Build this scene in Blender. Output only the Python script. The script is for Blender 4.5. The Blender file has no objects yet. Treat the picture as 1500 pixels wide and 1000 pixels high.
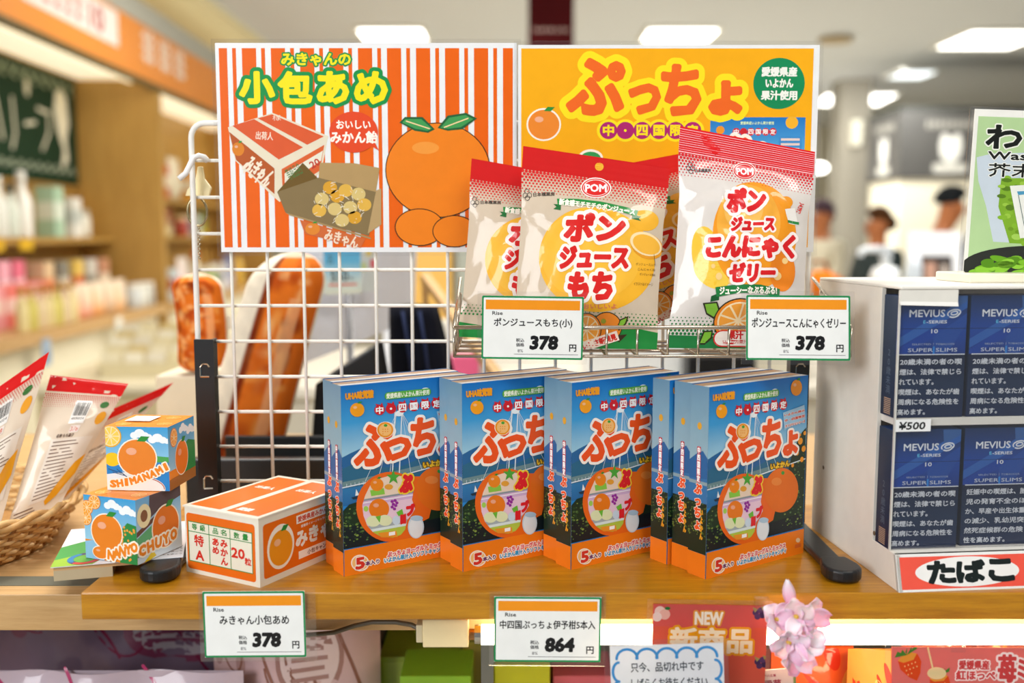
import bpy, bmesh, math, random
import numpy as np
from math import sin, cos, pi, radians, sqrt, atan2, hypot
from mathutils import Vector, Matrix
from mathutils.geometry import tessellate_polygon

random.seed(7)
SC = bpy.context.scene
COL = SC.collection
CAM_H, TABLE = 1.404, 1.10            # camera height, height of the display board
F_PX, PITCH = 1458.3, radians(6.15)

# ---------------------------------------------------------------- camera, world, lights, exposure
cam_data = bpy.data.cameras.new('camera')
cam = bpy.data.objects.new('camera', cam_data)
COL.objects.link(cam)
cam.location = (0, 0, CAM_H)
cam.rotation_euler = (pi / 2 - PITCH, 0, 0)
cam_data.lens, cam_data.sensor_width = 35.0, 36.0
cam_data.clip_start, cam_data.clip_end = 0.05, 80
cam_data.dof.use_dof = True
cam_data.dof.focus_distance = 0.925
cam_data.dof.aperture_fstop = 2.9
SC.camera = cam

world = bpy.data.worlds.new('world')
SC.world = world
world.use_nodes = True
bg = world.node_tree.nodes['Background']
bg.inputs[0].default_value = (0.93, 0.95, 1.0, 1)
bg.inputs[1].default_value = 0.28

SC.view_settings.view_transform = 'Standard'
SC.view_settings.look = 'None'
SC.view_settings.gamma = 1
SC.view_settings.use_curve_mapping = False
SC.view_settings.exposure = 0.0


def area_light(name, loc, target, sx, sy, power, col):
    d = bpy.data.lights.new(name, 'AREA')
    d.shape, d.size, d.size_y, d.energy, d.color = 'RECTANGLE', sx, sy, power, col
    o = bpy.data.objects.new(name, d)
    o.location = loc
    o.rotation_euler = (Vector(target) - Vector(loc)).to_track_quat('-Z', 'Y').to_euler()
    COL.objects.link(o)
    return o


# daylight through the shop window behind the camera, and ceiling luminaires over the aisle
area_light('window_daylight', (-1.7, -1.1, 2.1), (0.1, 0.95, 1.2), 1.2, 1.0, 47, (0.95, 0.97, 1.0))
area_light('ceiling_luminaire', (0.9, -0.3, 2.9), (0.1, 0.95, 1.1), 1.2, 0.5, 26, (1.0, 0.96, 0.88))
area_light('ceiling_luminaire', (-0.5, 1.9, 2.9), (-0.3, 1.5, 1.0), 1.2, 0.6, 52, (1.0, 0.95, 0.88))
area_light('ceiling_luminaire', (2.2, 4.5, 2.9), (2.2, 5.0, 1.0), 2.0, 2.0, 110, (1.0, 0.98, 0.93))
area_light('ceiling_luminaire', (-0.9, 5.0, 2.9), (-1.4, 5.0, 1.0), 1.2, 3.0, 85, (1.0, 0.95, 0.85))
area_light('ceiling_luminaire', (1.8, 9.5, 2.9), (1.8, 10, 1.0), 4.0, 3.0, 350, (1.0, 0.98, 0.93))


# ---------------------------------------------------------------- measuring helpers
def at(px, py, Y):
    """World point at distance Y in front of the camera position that the photograph shows at (px, py)."""
    x, y = (px - 750) / F_PX, (500 - py) / F_PX
    dy, dz = cos(PITCH) + y * sin(PITCH), -sin(PITCH) + y * cos(PITCH)
    k = Y / dy
    return Vector((x * k, Y, CAM_H + dz * k))


def on(px, py, z):
    """World point on the horizontal plane at height z."""
    p = at(px, py, 1.0) - Vector((0, 0, CAM_H))
    k = (z - CAM_H) / p.z
    return Vector((p.x * k, k, z))


def homography(src, dst):
    A = []
    for (x, y), (u, v) in zip(src, dst):
        A.append([x, y, 1, 0, 0, 0, -u * x, -u * y, u])
        A.append([0, 0, 0, x, y, 1, -v * x, -v * y, v])
    n = 8
    for i in range(n):
        p = max(range(i, n), key=lambda r: abs(A[r][i]))
        A[i], A[p] = A[p], A[i]
        for r in range(n):
            if r != i:
                k = A[r][i] / A[i][i]
                A[r] = [a - k * b for a, b in zip(A[r], A[i])]
    h = [A[i][8] / A[i][i] for i in range(n)] + [1.0]

    def f(p):
        x, y = p
        w = h[6] * x + h[7] * y + h[8]
        return ((h[0] * x + h[1] * y + h[2]) / w, (h[3] * x + h[4] * y + h[5]) / w)
    return f


def rgb(c):
    """'#rrggbb' or 'rrggbb' (sRGB) to linear."""
    if not isinstance(c, str):
        return c
    c = c.lstrip('#')
    out = []
    for i in (0, 2, 4):
        v = int(c[i:i + 2], 16) / 255
        out.append(v / 12.92 if v <= 0.04045 else ((v + 0.055) / 1.055) ** 2.4)
    return tuple(out)


def mixc(a, b, t):
    a, b = rgb(a), rgb(b)
    return tuple(x + (y - x) * t for x, y in zip(a, b))


# ---------------------------------------------------------------- materials
MATS = {}


def new_mat(name):
    m = bpy.data.materials.new(name)
    m.use_nodes = True
    MATS[name] = m
    nt = m.node_tree
    return m, nt, nt.nodes['Principled BSDF']


def noise_bump(nt, b, scale, strength, dist=0.001, detail=3):
    tc = nt.nodes.new('ShaderNodeTexCoord')
    n = nt.nodes.new('ShaderNodeTexNoise')
    n.inputs['Scale'].default_value = scale
    n.inputs['Detail'].default_value = detail
    nt.links.new(tc.outputs['Object'], n.inputs['Vector'])
    bp = nt.nodes.new('ShaderNodeBump')
    bp.inputs['Strength'].default_value = strength
    bp.inputs['Distance'].default_value = dist
    nt.links.new(n.outputs['Fac'], bp.inputs['Height'])
    nt.links.new(bp.outputs['Normal'], b.inputs['Normal'])
    return bp


def ink_mat(name, rough=0.5, coat=0.0, coat_rough=0.05, metal=0.0, bump=None, spec=0.5, trans=0.0, alpha=1.0, grain=0.06, grain_scale=60):
    """Colour comes from the printed or dyed colour stored with the mesh, broken up by a fine noise."""
    m, nt, b = new_mat(name)
    a = nt.nodes.new('ShaderNodeAttribute')
    a.attribute_name = 'Col'
    tc = nt.nodes.new('ShaderNodeTexCoord')
    n = nt.nodes.new('ShaderNodeTexNoise')
    n.inputs['Scale'].default_value = grain_scale
    n.inputs['Detail'].default_value = 4
    nt.links.new(tc.outputs['Object'], n.inputs['Vector'])
    mr = nt.nodes.new('ShaderNodeMapRange')
    mr.inputs[3].default_value, mr.inputs[4].default_value = 1 - grain, 1 + grain
    nt.links.new(n.outputs['Fac'], mr.inputs[0])
    mx = nt.nodes.new('ShaderNodeVectorMath')
    mx.operation = 'SCALE'
    nt.links.new(a.outputs['Color'], mx.inputs[0])
    nt.links.new(mr.outputs[0], mx.inputs['Scale'])
    nt.links.new(mx.outputs[0], b.inputs['Base Color'])
    b.inputs['Roughness'].default_value = rough
    b.inputs['Metallic'].default_value = metal
    b.inputs['Specular IOR Level'].default_value = spec
    b.inputs['Coat Weight'].default_value = coat
    b.inputs['Coat Roughness'].default_value = coat_rough
    b.inputs['Transmission Weight'].default_value = trans
    b.inputs['Alpha'].default_value = alpha
    if bump:
        bp = noise_bump(nt, b, *bump)
        nt.links.new(bp.outputs['Normal'], b.inputs['Coat Normal'])
    return m


def wood_mat(name, c1, c2, scale, rough, axis_scale=(1, 14, 14), coat=0.2):
    m, nt, b = new_mat(name)
    tc = nt.nodes.new('ShaderNodeTexCoord')
    mp = nt.nodes.new('ShaderNodeMapping')
    mp.inputs['Scale'].default_value = axis_scale
    nt.links.new(tc.outputs['Object'], mp.inputs[0])
    n = nt.nodes.new('ShaderNodeTexNoise')
    n.inputs['Scale'].default_value = scale
    n.inputs['Detail'].default_value = 8
    n.inputs['Roughness'].default_value = 0.7
    nt.links.new(mp.outputs[0], n.inputs['Vector'])
    cr = nt.nodes.new('ShaderNodeValToRGB')
    cr.color_ramp.elements[0].position, cr.color_ramp.elements[1].position = 0.32, 0.68
    cr.color_ramp.elements[0].color = (*rgb(c1), 1)
    cr.color_ramp.elements[1].color = (*rgb(c2), 1)
    nt.links.new(n.outputs['Fac'], cr.inputs[0])
    nt.links.new(cr.outputs[0], b.inputs['Base Color'])
    b.inputs['Roughness'].default_value = rough
    b.inputs['Coat Weight'].default_value = coat
    b.inputs['Coat Roughness'].default_value = 0.18
    bp = nt.nodes.new('ShaderNodeBump')
    bp.inputs['Strength'].default_value = 0.15
    bp.inputs['Distance'].default_value = 0.0005
    nt.links.new(n.outputs['Fac'], bp.inputs['Height'])
    nt.links.new(bp.outputs[0], b.inputs['Normal'])
    return m


def clear_mat(name, rough=0.03, tint=(1, 1, 1), fac=0.10):
    """Thin clear plastic: mostly see-through, with a grazing gloss."""
    m = bpy.data.materials.new(name)
    m.use_nodes = True
    MATS[name] = m
    nt = m.node_tree
    nt.nodes.clear()
    out = nt.nodes.new('ShaderNodeOutputMaterial')
    tr = nt.nodes.new('ShaderNodeBsdfTransparent')
    tr.inputs[0].default_value = (*tint, 1)
    gl = nt.nodes.new('ShaderNodeBsdfGlossy')
    gl.inputs['Roughness'].default_value = rough
    lw = nt.nodes.new('ShaderNodeLayerWeight')
    lw.inputs[0].default_value = 0.35
    mr = nt.nodes.new('ShaderNodeMapRange')
    mr.inputs[3].default_value, mr.inputs[4].default_value = fac * 0.5, fac * 0.5 + 0.5
    nt.links.new(lw.outputs['Facing'], mr.inputs[0])
    n = nt.nodes.new('ShaderNodeTexNoise')
    n.inputs['Scale'].default_value = 14
    bp = nt.nodes.new('ShaderNodeBump')
    bp.inputs['Strength'].default_value = 0.1
    nt.links.new(n.outputs['Fac'], bp.inputs['Height'])
    nt.links.new(bp.outputs[0], gl.inputs['Normal'])
    mx = nt.nodes.new('ShaderNodeMixShader')
    nt.links.new(mr.outputs[0], mx.inputs[0])
    nt.links.new(tr.outputs[0], mx.inputs[1])
    nt.links.new(gl.outputs[0], mx.inputs[2])
    nt.links.new(mx.outputs[0], out.inputs[0])
    return m


def glow_mat(name, col, strength):
    m, nt, b = new_mat(name)
    b.inputs['Base Color'].default_value = (0.9, 0.9, 0.9, 1)
    b.inputs['Emission Color'].default_value = (*col, 1)
    n = nt.nodes.new('ShaderNodeTexNoise')
    n.inputs['Scale'].default_value = 3
    mr = nt.nodes.new('ShaderNodeMapRange')
    mr.inputs[3].default_value, mr.inputs[4].default_value = strength * 0.95, strength * 1.05
    nt.links.new(n.outputs['Fac'], mr.inputs[0])
    nt.links.new(mr.outputs[0], b.inputs['Emission Strength'])
    return m


PAPER = ink_mat('printed_paper', 0.45, spec=0.35)
CARTON = ink_mat('coated_carton', 0.4, coat=0.2, coat_rough=0.12, spec=0.25)
LAM = ink_mat('laminated_print', 0.4, coat=0.35, coat_rough=0.10, bump=(16, 0.25, 0.002), spec=0.2)
FILM = ink_mat('printed_film', 0.4, coat=0.5, coat_rough=0.05, bump=(55, 0.25, 0.001), spec=0.2)
PAINT = ink_mat('painted', 0.45)
MATTE = ink_mat('matte', 0.85, spec=0.2)
CLOTH = ink_mat('cloth', 0.9, spec=0.15, bump=(240, 0.4, 0.001), grain=0.12)
PLAST = ink_mat('plastic', 0.3)
RUBBER = ink_mat('black_plastic', 0.38, bump=(400, 0.15, 0.0005))
METAL = ink_mat('bright_metal', 0.25, metal=1.0)
SKIN = ink_mat('skin', 0.55, spec=0.3)
PETAL = ink_mat('petal', 0.6, spec=0.2)
_pt = PETAL.node_tree.nodes['Principled BSDF']
_pt.inputs['Subsurface Weight'].default_value = 0.6
_pt.inputs['Subsurface Radius'].default_value = (0.01, 0.006, 0.006)
WICK = ink_mat('wicker', 0.5, grain=0.35, grain_scale=180)
BOARD = wood_mat('honey_wood', '#9c6204', '#c88c14', 5, 0.36, (2, 26, 26), 0.16)
BEECH = wood_mat('pale_wood', '#b8905a', '#cfa974', 5, 0.5, (2, 30, 30), 0.05)
PANELW = wood_mat('panel_wood', '#a9803a', '#bb9248', 3, 0.5, (12, 12, 1.5), 0.05)
CLEAR = clear_mat('clear_plastic')
CLEARF = clear_mat('clear_front_sheet', fac=0.03)
CARD = ink_mat('thin_card', 0.4, coat=0.3, coat_rough=0.1, spec=0.2)
_nt = CARD.node_tree
_tl = _nt.nodes.new('ShaderNodeBsdfTranslucent')
_mx = _nt.nodes.new('ShaderNodeMixShader')
_mx.inputs[0].default_value = 0.35
_b = _nt.nodes['Principled BSDF']
_nt.links.new(_b.inputs['Base Color'].links[0].from_socket, _tl.inputs[0])
_nt.links.new(_b.outputs[0], _mx.inputs[1])
_nt.links.new(_tl.outputs[0], _mx.inputs[2])
_nt.links.new(_mx.outputs[0], _nt.nodes['Material Output'].inputs[0])
TUBE = glow_mat('tube_glow', (1.0, 0.83, 0.52), 20)
PANEL = glow_mat('panel_glow', (1.0, 0.97, 0.9), 6)
PANELC = glow_mat('cool_panel_glow', (0.85, 0.95, 1.0), 2.2)
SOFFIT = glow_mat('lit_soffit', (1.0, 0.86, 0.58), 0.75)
COVE = glow_mat('cove_glow', (1.0, 0.86, 0.55), 1.3)
BULB = glow_mat('bulb_glow', (1.0, 0.98, 0.92), 8)


# ---------------------------------------------------------------- mesh building
class MB:
    def __init__(s):
        s.v, s.f, s.m, s.c, s.mats = [], [], [], [], []

    def mi(s, mat):
        if mat not in s.mats:
            s.mats.append(mat)
        return s.mats.index(mat)

    def add(s, vs, fs, mat, col='#ffffff', cols=None, M=None):
        k, i = len(s.v), s.mi(mat)
        if M is not None:
            vs = [M @ Vector(p) for p in vs]
        s.v += [tuple(p) for p in vs]
        s.c += [rgb(c) for c in cols] if cols else [rgb(col)] * len(vs)
        s.f += [tuple(j + k for j in f) for f in fs]
        s.m += [i] * len(fs)
        return s

    def box(s, x0, y0, z0, x1, y1, z1, mat, col='#ffffff', M=None):
        vs = [(x, y, z) for z in (z0, z1) for y in (y0, y1) for x in (x0, x1)]
        fs = [(0, 2, 3, 1), (4, 5, 7, 6), (0, 1, 5, 4), (2, 6, 7, 3), (0, 4, 6, 2), (1, 3, 7, 5)]
        return s.add(vs, fs, mat, col, M=M)

    def prism(s, poly, a0, a1, mat, col='#ffffff', axis='z', M=None):
        n = len(poly)
        area = sum(poly[i][0] * poly[(i + 1) % n][1] - poly[(i + 1) % n][0] * poly[i][1] for i in range(n))
        if area < 0:
            poly = poly[::-1]
        def put(p, a):
            return {'z': (p[0], p[1], a), 'y': (p[0], a, p[1]), 'x': (a, p[0], p[1])}[axis]
        vs = [put(p, a0) for p in poly] + [put(p, a1) for p in poly]
        flip = axis == 'y'
        fs = [tuple(range(n))[::-1], tuple(range(n, 2 * n))] + [(i, (i + 1) % n, n + (i + 1) % n, n + i) for i in range(n)]
        if flip:
            fs = [f[::-1] for f in fs]
        return s.add(vs, fs, mat, col, M=M)

    def tube(s, pts, r, mat, col='#ffffff', n=8, closed=False, M=None, rs=None):
        pts = [Vector(p) for p in pts]
        N = len(pts)
        vs, up = [], None
        for i, p in enumerate(pts):
            a = pts[(i - 1) % N] if (closed or i) else p
            b = pts[(i + 1) % N] if (closed or i < N - 1) else p
            t = (b - a).normalized()
            if up is None:
                up = t.orthogonal().normalized()
            up = (up - t * up.dot(t))
            up = up.normalized() if up.length > 1e-6 else t.orthogonal().normalized()
            w = t.cross(up)
            R = rs[i] if rs else r
            vs += [p + (up * cos(2 * pi * k / n) + w * sin(2 * pi * k / n)) * R for k in range(n)]
        fs = []
        for i in range(N if closed else N - 1):
            for k in range(n):
                j = (i + 1) % N
                fs.append((i * n + k, i * n + (k + 1) % n, j * n + (k + 1) % n, j * n + k))
        if not closed:
            fs += [tuple(range(n))[::-1], tuple(range((N - 1) * n, N * n))]
        return s.add(vs, fs, mat, col, M=M)

    def lathe(s, prof, mat, col='#ffffff', n=24, M=None, cols=None):
        vs, fs, cc = [], [], []
        for q, (r, z) in enumerate(prof):
            for k in range(n):
                vs.append((r * cos(2 * pi * k / n), r * sin(2 * pi * k / n), z))
                cc.append(cols[q] if cols else col)
        for i in range(len(prof) - 1):
            for k in range(n):
                fs.append((i * n + k, i * n + (k + 1) % n, (i + 1) * n + (k + 1) % n, (i + 1) * n + k))
        fs += [tuple(range(n))[::-1], tuple(range((len(prof) - 1) * n, len(prof) * n))]
        return s.add(vs, fs, mat, col, cols=cc, M=M)

    def ball(s, c, rx, ry, rz, mat, col='#ffffff', n=16, m=10, M=None, fn=None):
        vs, fs = [], []
        for i in range(m + 1):
            a = pi * i / m
            for k in range(n):
                b = 2 * pi * k / n
                p = Vector((sin(a) * cos(b), sin(a) * sin(b), cos(a)))
                g = fn(p) if fn else 1
                vs.append((c[0] + rx * p.x * g, c[1] + ry * p.y * g, c[2] + rz * p.z * g))
        for i in range(m):
            for k in range(n):
                fs.append((i * n + k, (i + 1) * n + k, (i + 1) * n + (k + 1) % n, i * n + (k + 1) % n))
        return s.add(vs, fs, mat, col, M=M)

    def build(s, name, parent=None, loc=None, rotz=0.0, rot=None, smooth=False, bevel=0.0, seg=2, subsurf=0, solid=0.0):
        me = bpy.data.meshes.new(name)
        me.from_pydata(s.v, [], s.f)
        for m in s.mats:
            me.materials.append(m)
        me.polygons.foreach_set('material_index', s.m)
        ca = me.color_attributes.new('Col', 'FLOAT_COLOR', 'POINT')
        flat = []
        for c in s.c:
            flat += [c[0], c[1], c[2], 1.0]
        ca.data.foreach_set('color', flat)
        if smooth:
            me.polygons.foreach_set('use_smooth', [True] * len(me.polygons))
        me.update()
        o = bpy.data.objects.new(name, me)
        COL.objects.link(o)
        if parent:
            o.parent = parent
        if loc is not None:
            o.location = loc
        o.rotation_euler = rot if rot else (0, 0, rotz)
        if solid:
            md = o.modifiers.new('thickness', 'SOLIDIFY')
            md.thickness, md.offset = solid, 0
        if bevel:
            md = o.modifiers.new('edges', 'BEVEL')
            md.width, md.segments, md.limit_method, md.angle_limit = bevel, seg, 'ANGLE', radians(40)
        if subsurf:
            md = o.modifiers.new('smooth', 'SUBSURF')
            md.levels = md.render_levels = subsurf
        return o


def tag(o, label, cat, group=None):
    o['label'], o['category'] = label, cat
    if group:
        o['group'] = group
    return o


def thing(name, label, cat, loc=(0, 0, 0), rotz=0.0, group=None, rot=None):
    o = bpy.data.objects.new(name, None)
    o.empty_display_size = 0.05
    COL.objects.link(o)
    o.location = loc
    o.rotation_euler = rot if rot else (0, 0, rotz)
    return tag(o, label, cat, group)


def struct(o):
    o['kind'] = 'structure'
    return o


def dup(root, label=None, loc=None, rotz=None):
    """Copy a thing, its parts and their sub-parts."""
    r = root.copy()
    COL.objects.link(r)
    if loc is not None:
        r.location = loc
    if rotz is not None:
        r.rotation_euler = (0, 0, rotz)
    if label:
        r['label'] = label
    for ch in list(root.children):
        c = ch.copy()
        COL.objects.link(c)
        c.parent = r
        for g in list(ch.children):
            d = g.copy()
            COL.objects.link(d)
            d.parent = c
    return r


# ---------------------------------------------------------------- lettering and printed artwork
GLYPHS = {}


def glyphs(text):
    """Triangles and outline edges of a line of text, in units of its own size."""
    if text in GLYPHS:
        return GLYPHS[text]
    cu = bpy.data.curves.new('lettering', 'FONT')
    cu.body, cu.size, cu.resolution_u = text, 1, 2
    if '\n' in text:
        cu.align_x, cu.space_line = 'CENTER', 1.02
    o = bpy.data.objects.new('lettering', cu)
    COL.objects.link(o)
    dg = bpy.context.evaluated_depsgraph_get()
    me = bpy.data.meshes.new_from_object(o.evaluated_get(dg), depsgraph=dg)
    vs = [(v.co.x, v.co.y) for v in me.vertices]
    fs = [tuple(p.vertices) for p in me.polygons]
    cnt = {}
    for f in fs:
        for i in range(len(f)):
            e = tuple(sorted((f[i], f[(i + 1) % len(f)])))
            cnt[e] = cnt.get(e, 0) + 1
    ed = [e for e, k in cnt.items() if k == 1]
    bpy.data.objects.remove(o)
    bpy.data.curves.remove(cu)
    bpy.data.meshes.remove(me)
    xs, ys = [v[0] for v in vs], [v[1] for v in vs]
    GLYPHS[text] = (vs, fs, ed, min(xs), max(xs), min(ys), max(ys))
    return GLYPHS[text]


def clip_poly(p, w, h):
    for ax, lim, sg in ((0, 0, 1), (0, w, -1), (1, 0, 1), (1, h, -1)):
        out = []
        for i in range(len(p)):
            a, b = p[i - 1], p[i]
            da, db = (a[ax] - lim) * sg, (b[ax] - lim) * sg
            if (da >= 0) != (db >= 0):
                t = da / (da - db)
                out.append(tuple(x + (y - x) * t for x, y in zip(a, b)))
            if db >= 0:
                out.append(b)
        p = out
        if len(p) < 3:
            return []
    return p


def swell(P, fs, ed, r, cell):
    """the lettering P thickened by r, as clean non-overlapping faces (a contour of its distance field)"""
    pts = np.array(P)
    lo, hi = pts.min(0) - r - 2 * cell, pts.max(0) + r + 2 * cell
    nx, ny = int((hi[0] - lo[0]) / cell) + 2, int((hi[1] - lo[1]) / cell) + 2
    X, Y = lo[0] + np.arange(nx) * cell, lo[1] + np.arange(ny) * cell
    D = np.full((ny, nx), (r + 3 * cell) ** 2)
    inside = np.zeros((ny, nx), bool)

    def window(q):
        m = r + 2 * cell
        x0, x1 = int((q[:, 0].min() - m - lo[0]) / cell), int((q[:, 0].max() + m - lo[0]) / cell) + 2
        y0, y1 = int((q[:, 1].min() - m - lo[1]) / cell), int((q[:, 1].max() + m - lo[1]) / cell) + 2
        return slice(max(0, y0), y1), slice(max(0, x0), x1)
    for a, b in ed:
        q = pts[[a, b]]
        sy, sx = window(q)
        gx, gy = X[None, sx] - q[0, 0], Y[sy, None] - q[0, 1]
        d = q[1] - q[0]
        k = np.clip((gx * d[0] + gy * d[1]) / (d @ d + 1e-20), 0, 1)
        D[sy, sx] = np.minimum(D[sy, sx], (gx - k * d[0]) ** 2 + (gy - k * d[1]) ** 2)
    for f in fs:
        for j in range(1, len(f) - 1):
            q = pts[[f[0], f[j], f[j + 1]]]
            sy, sx = window(q)
            gx, gy = X[None, sx], Y[sy, None]
            c = [(q[(i + 1) % 3, 0] - q[i, 0]) * (gy - q[i, 1]) - (q[(i + 1) % 3, 1] - q[i, 1]) * (gx - q[i, 0]) for i in range(3)]
            inside[sy, sx] |= ((c[0] >= 0) & (c[1] >= 0) & (c[2] >= 0)) | ((c[0] <= 0) & (c[1] <= 0) & (c[2] <= 0))
    S = np.where(inside, -np.sqrt(D), np.sqrt(D)) - r
    S[S == 0] = 1e-9
    N = S < 0
    cnt = N[:-1, :-1].astype(int) + N[1:, :-1] + N[:-1, 1:] + N[1:, 1:]
    V, F, seen = [], [], {}

    def vert(key, x, y):
        if key not in seen:
            seen[key] = len(V)
            V.append((x, y))
        return seen[key]
    for j in range(ny - 1):
        row = cnt[j]
        i = 0
        hot = np.nonzero(row)[0]
        if not len(hot):
            continue
        i, end = hot[0], hot[-1]
        while i <= end:
            if row[i] == 4:
                k = i
                while k + 1 <= end and row[k + 1] == 4:
                    k += 1
                F.append((vert((j, i), X[i], Y[j]), vert((j, k + 1), X[k + 1], Y[j]), vert((j + 1, k + 1), X[k + 1], Y[j + 1]), vert((j + 1, i), X[i], Y[j + 1])))
                i = k + 1
                continue
            if row[i]:
                cs = ((j, i), (j, i + 1), (j + 1, i + 1), (j + 1, i))
                poly = []
                for q in range(4):
                    a, b = cs[q], cs[(q + 1) % 4]
                    if N[a]:
                        poly.append(vert(a, X[a[1]], Y[a[0]]))
                    if N[a] != N[b]:
                        k = S[a] / (S[a] - S[b])
                        key = (min(a, b), max(a, b))
                        poly.append(vert(key, X[a[1]] + (X[b[1]] - X[a[1]]) * k, Y[a[0]] + (Y[b[0]] - Y[a[0]]) * k))
                if len(poly) > 2:
                    F.append(tuple(poly))
            i += 1
    return [(float(x), float(y)) for x, y in V], F


class Art:
    """Flat printed artwork for a panel of w x h metres.  `box` (x0, y0, x1, y1) or `quad` (four corners from the top
    left, clockwise) says which measuring frame the drawing calls use, y down."""

    img = False

    def __init__(s, w, h, box=None, quad=None):
        s.w, s.h = w, h
        if quad is None:
            x0, y0, x1, y1 = box
            quad = [(x0, y0), (x1, y0), (x1, y1), (x0, y1)]
        s.T = homography(quad, [(0, h), (w, h), (w, 0), (0, 0)])
        s.items = []                       # (verts2d, faces, colours, layer)

    def raw(s, vs, fs, col, L, cols=None):
        Ls = None
        if isinstance(L, tuple):
            L, Ls = L
        j = (len(s.items) % 9) * 0.014
        Ls = [l + j for l in (Ls or [L] * len(vs))]
        s.items.append((vs, fs, [rgb(c) for c in cols] if cols else [rgb(col)] * len(vs), Ls))

    def pan(s, pts, col, L, cols=None):
        """polygon in panel metres"""
        if cols is None:
            pts = clip_poly(list(pts), s.w, s.h)
            if len(pts) < 3:
                return
        tris = tessellate_polygon([[Vector((x, y, 0)) for x, y in pts]])
        fs = []
        for t in tris:
            a, b, c = (pts[i] for i in t)
            if (b[0] - a[0]) * (c[1] - a[1]) - (b[1] - a[1]) * (c[0] - a[0]) < 0:
                t = t[::-1]
            fs.append(tuple(t))
        s.raw(list(pts), fs, col, L, cols)

    def poly(s, pts, col, L=1):
        s.pan([s.T(p) for p in pts], col, L)

    def rect(s, x0, y0, x1, y1, col, L=1, rad=0.0):
        a, b = s.T((x0, y0)), s.T((x1, y1))
        xa, xb, ya, yb = min(a[0], b[0]), max(a[0], b[0]), min(a[1], b[1]), max(a[1], b[1])
        if rad:
            pts = []
            for cx, cy, q in ((xb - rad, yb - rad, 0), (xa + rad, yb - rad, 1), (xa + rad, ya + rad, 2), (xb - rad, ya + rad, 3)):
                pts += [(cx + rad * cos((q + k / 4) * pi / 2), cy + rad * sin((q + k / 4) * pi / 2)) for k in range(5)]
            s.pan(pts, col, L)
        else:
            s.pan([(xa, yb), (xa, ya), (xb, ya), (xb, yb)], col, L)

    def grad(s, x0, y0, x1, y1, stops, L=0, steps=10, horiz=False):
        a, b = s.T((x0, y0)), s.T((x1, y1))
        n = len(stops)
        vs, cols, fs = [], [], []
        for t, c in stops:
            if horiz:
                x = a[0] + (b[0] - a[0]) * t
                vs += [(x, b[1]), (x, a[1])]
            else:
                y = a[1] + (b[1] - a[1]) * t
                vs += [(a[0], y), (b[0], y)]
            cols += [c, c]
        for i in range(n - 1):
            fs.append((2 * i, 2 * i + 2, 2 * i + 3, 2 * i + 1))
        s.raw(vs, fs, None, L, cols)

    def ell(s, cx, cy, rx, ry=None, col='#ffffff', L=1, n=28, a0=0, a1=360, rot=0):
        ry = ry or rx
        r = radians(rot)
        pts = []
        full = a1 - a0 >= 360
        for k in range(n if full else n + 1):
            t = radians(a0 + (a1 - a0) * k / n)
            x, y = rx * cos(t), ry * sin(t)
            pts.append(s.T((cx + x * cos(r) - y * sin(r), cy + x * sin(r) + y * cos(r))))
        s.pan(pts, col, L)

    def seg_strip(s, pts, wd, col, L, closed=False):
        """stroke in panel metres with round joins"""
        vs, fs = [], []
        h = wd / 2
        m = 8
        for p in pts:
            k = len(vs)
            vs += [(p[0] + h * cos(2 * pi * i / m), p[1] + h * sin(2 * pi * i / m)) for i in range(m)]
            fs.append(tuple(range(k, k + m)))
        for i in range(len(pts) if closed else len(pts) - 1):
            a, b = pts[i], pts[(i + 1) % len(pts)]
            s._bar(a, b, h, vs, fs)
        s.raw(vs, fs, col, (L, s._steps(vs, fs, L)))

    @staticmethod
    def _bar(a, b, h, vs, fs):
        dx, dy = b[0] - a[0], b[1] - a[1]
        l = hypot(dx, dy)
        if l < 1e-9:
            return
        nx, ny = -dy / l * h, dx / l * h
        k = len(vs)
        vs += [(a[0] - nx, a[1] - ny), (b[0] - nx, b[1] - ny), (b[0] + nx, b[1] + ny), (a[0] + nx, a[1] + ny)]
        fs.append((k, k + 1, k + 2, k + 3))

    def line(s, pts, wd, col, L=1, closed=False):
        s.seg_strip([s.T(p) for p in pts], wd, col, L, closed)

    def arc(s, cx, cy, rx, ry, a0, a1, wd, col, L=1, n=14, rot=0):
        r = radians(rot)
        pts = []
        for k in range(n + 1):
            t = radians(a0 + (a1 - a0) * k / n)
            x, y = rx * cos(t), ry * sin(t)
            pts.append((cx + x * cos(r) - y * sin(r), cy + x * sin(r) + y * cos(r)))
        s.line(pts, wd, col, L)

    def text(s, t, x0, y0, x1, y1, col, L=2, bold=0.0, out=(), rot=0.0, shear=0.0, keep=False, bend=0.0):
        """Fit a line of text into the box; bold and out = [(width, colour)] are fractions of the box height."""
        vs, fs, ed, gx0, gx1, gy0, gy1 = glyphs(t)
        R = radians(rot)
        if s.img:                                    # the box is upright in the measuring frame, not on the panel
            W, H, cx, cy, dn = x1 - x0, y1 - y0, (x0 + x1) / 2, (y0 + y1) / 2, -1
            p, q = s.T((cx, y0)), s.T((cx, y1))
            Hc = hypot(p[0] - q[0], p[1] - q[1]) / (t.count('\n') + 1)
        else:
            a, b = s.T((x0, y0)), s.T((x1, y1))
            W, H, cx, cy, dn = abs(b[0] - a[0]), abs(b[1] - a[1]), (a[0] + b[0]) / 2, (a[1] + b[1]) / 2, 1
            Hc = H / (t.count('\n') + 1)
        sx, sy = W / (gx1 - gx0), H / (gy1 - gy0)
        P = []
        for x, y in vs:
            X, Y = (x - (gx0 + gx1) / 2) * sx, (y - (gy0 + gy1) / 2) * sy
            X += shear * Y
            u, v = X * cos(R) - Y * sin(R), X * sin(R) + Y * cos(R)
            P.append(s.T((cx + u, cy - v)) if s.img else (cx + u, cy + v))
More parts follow.
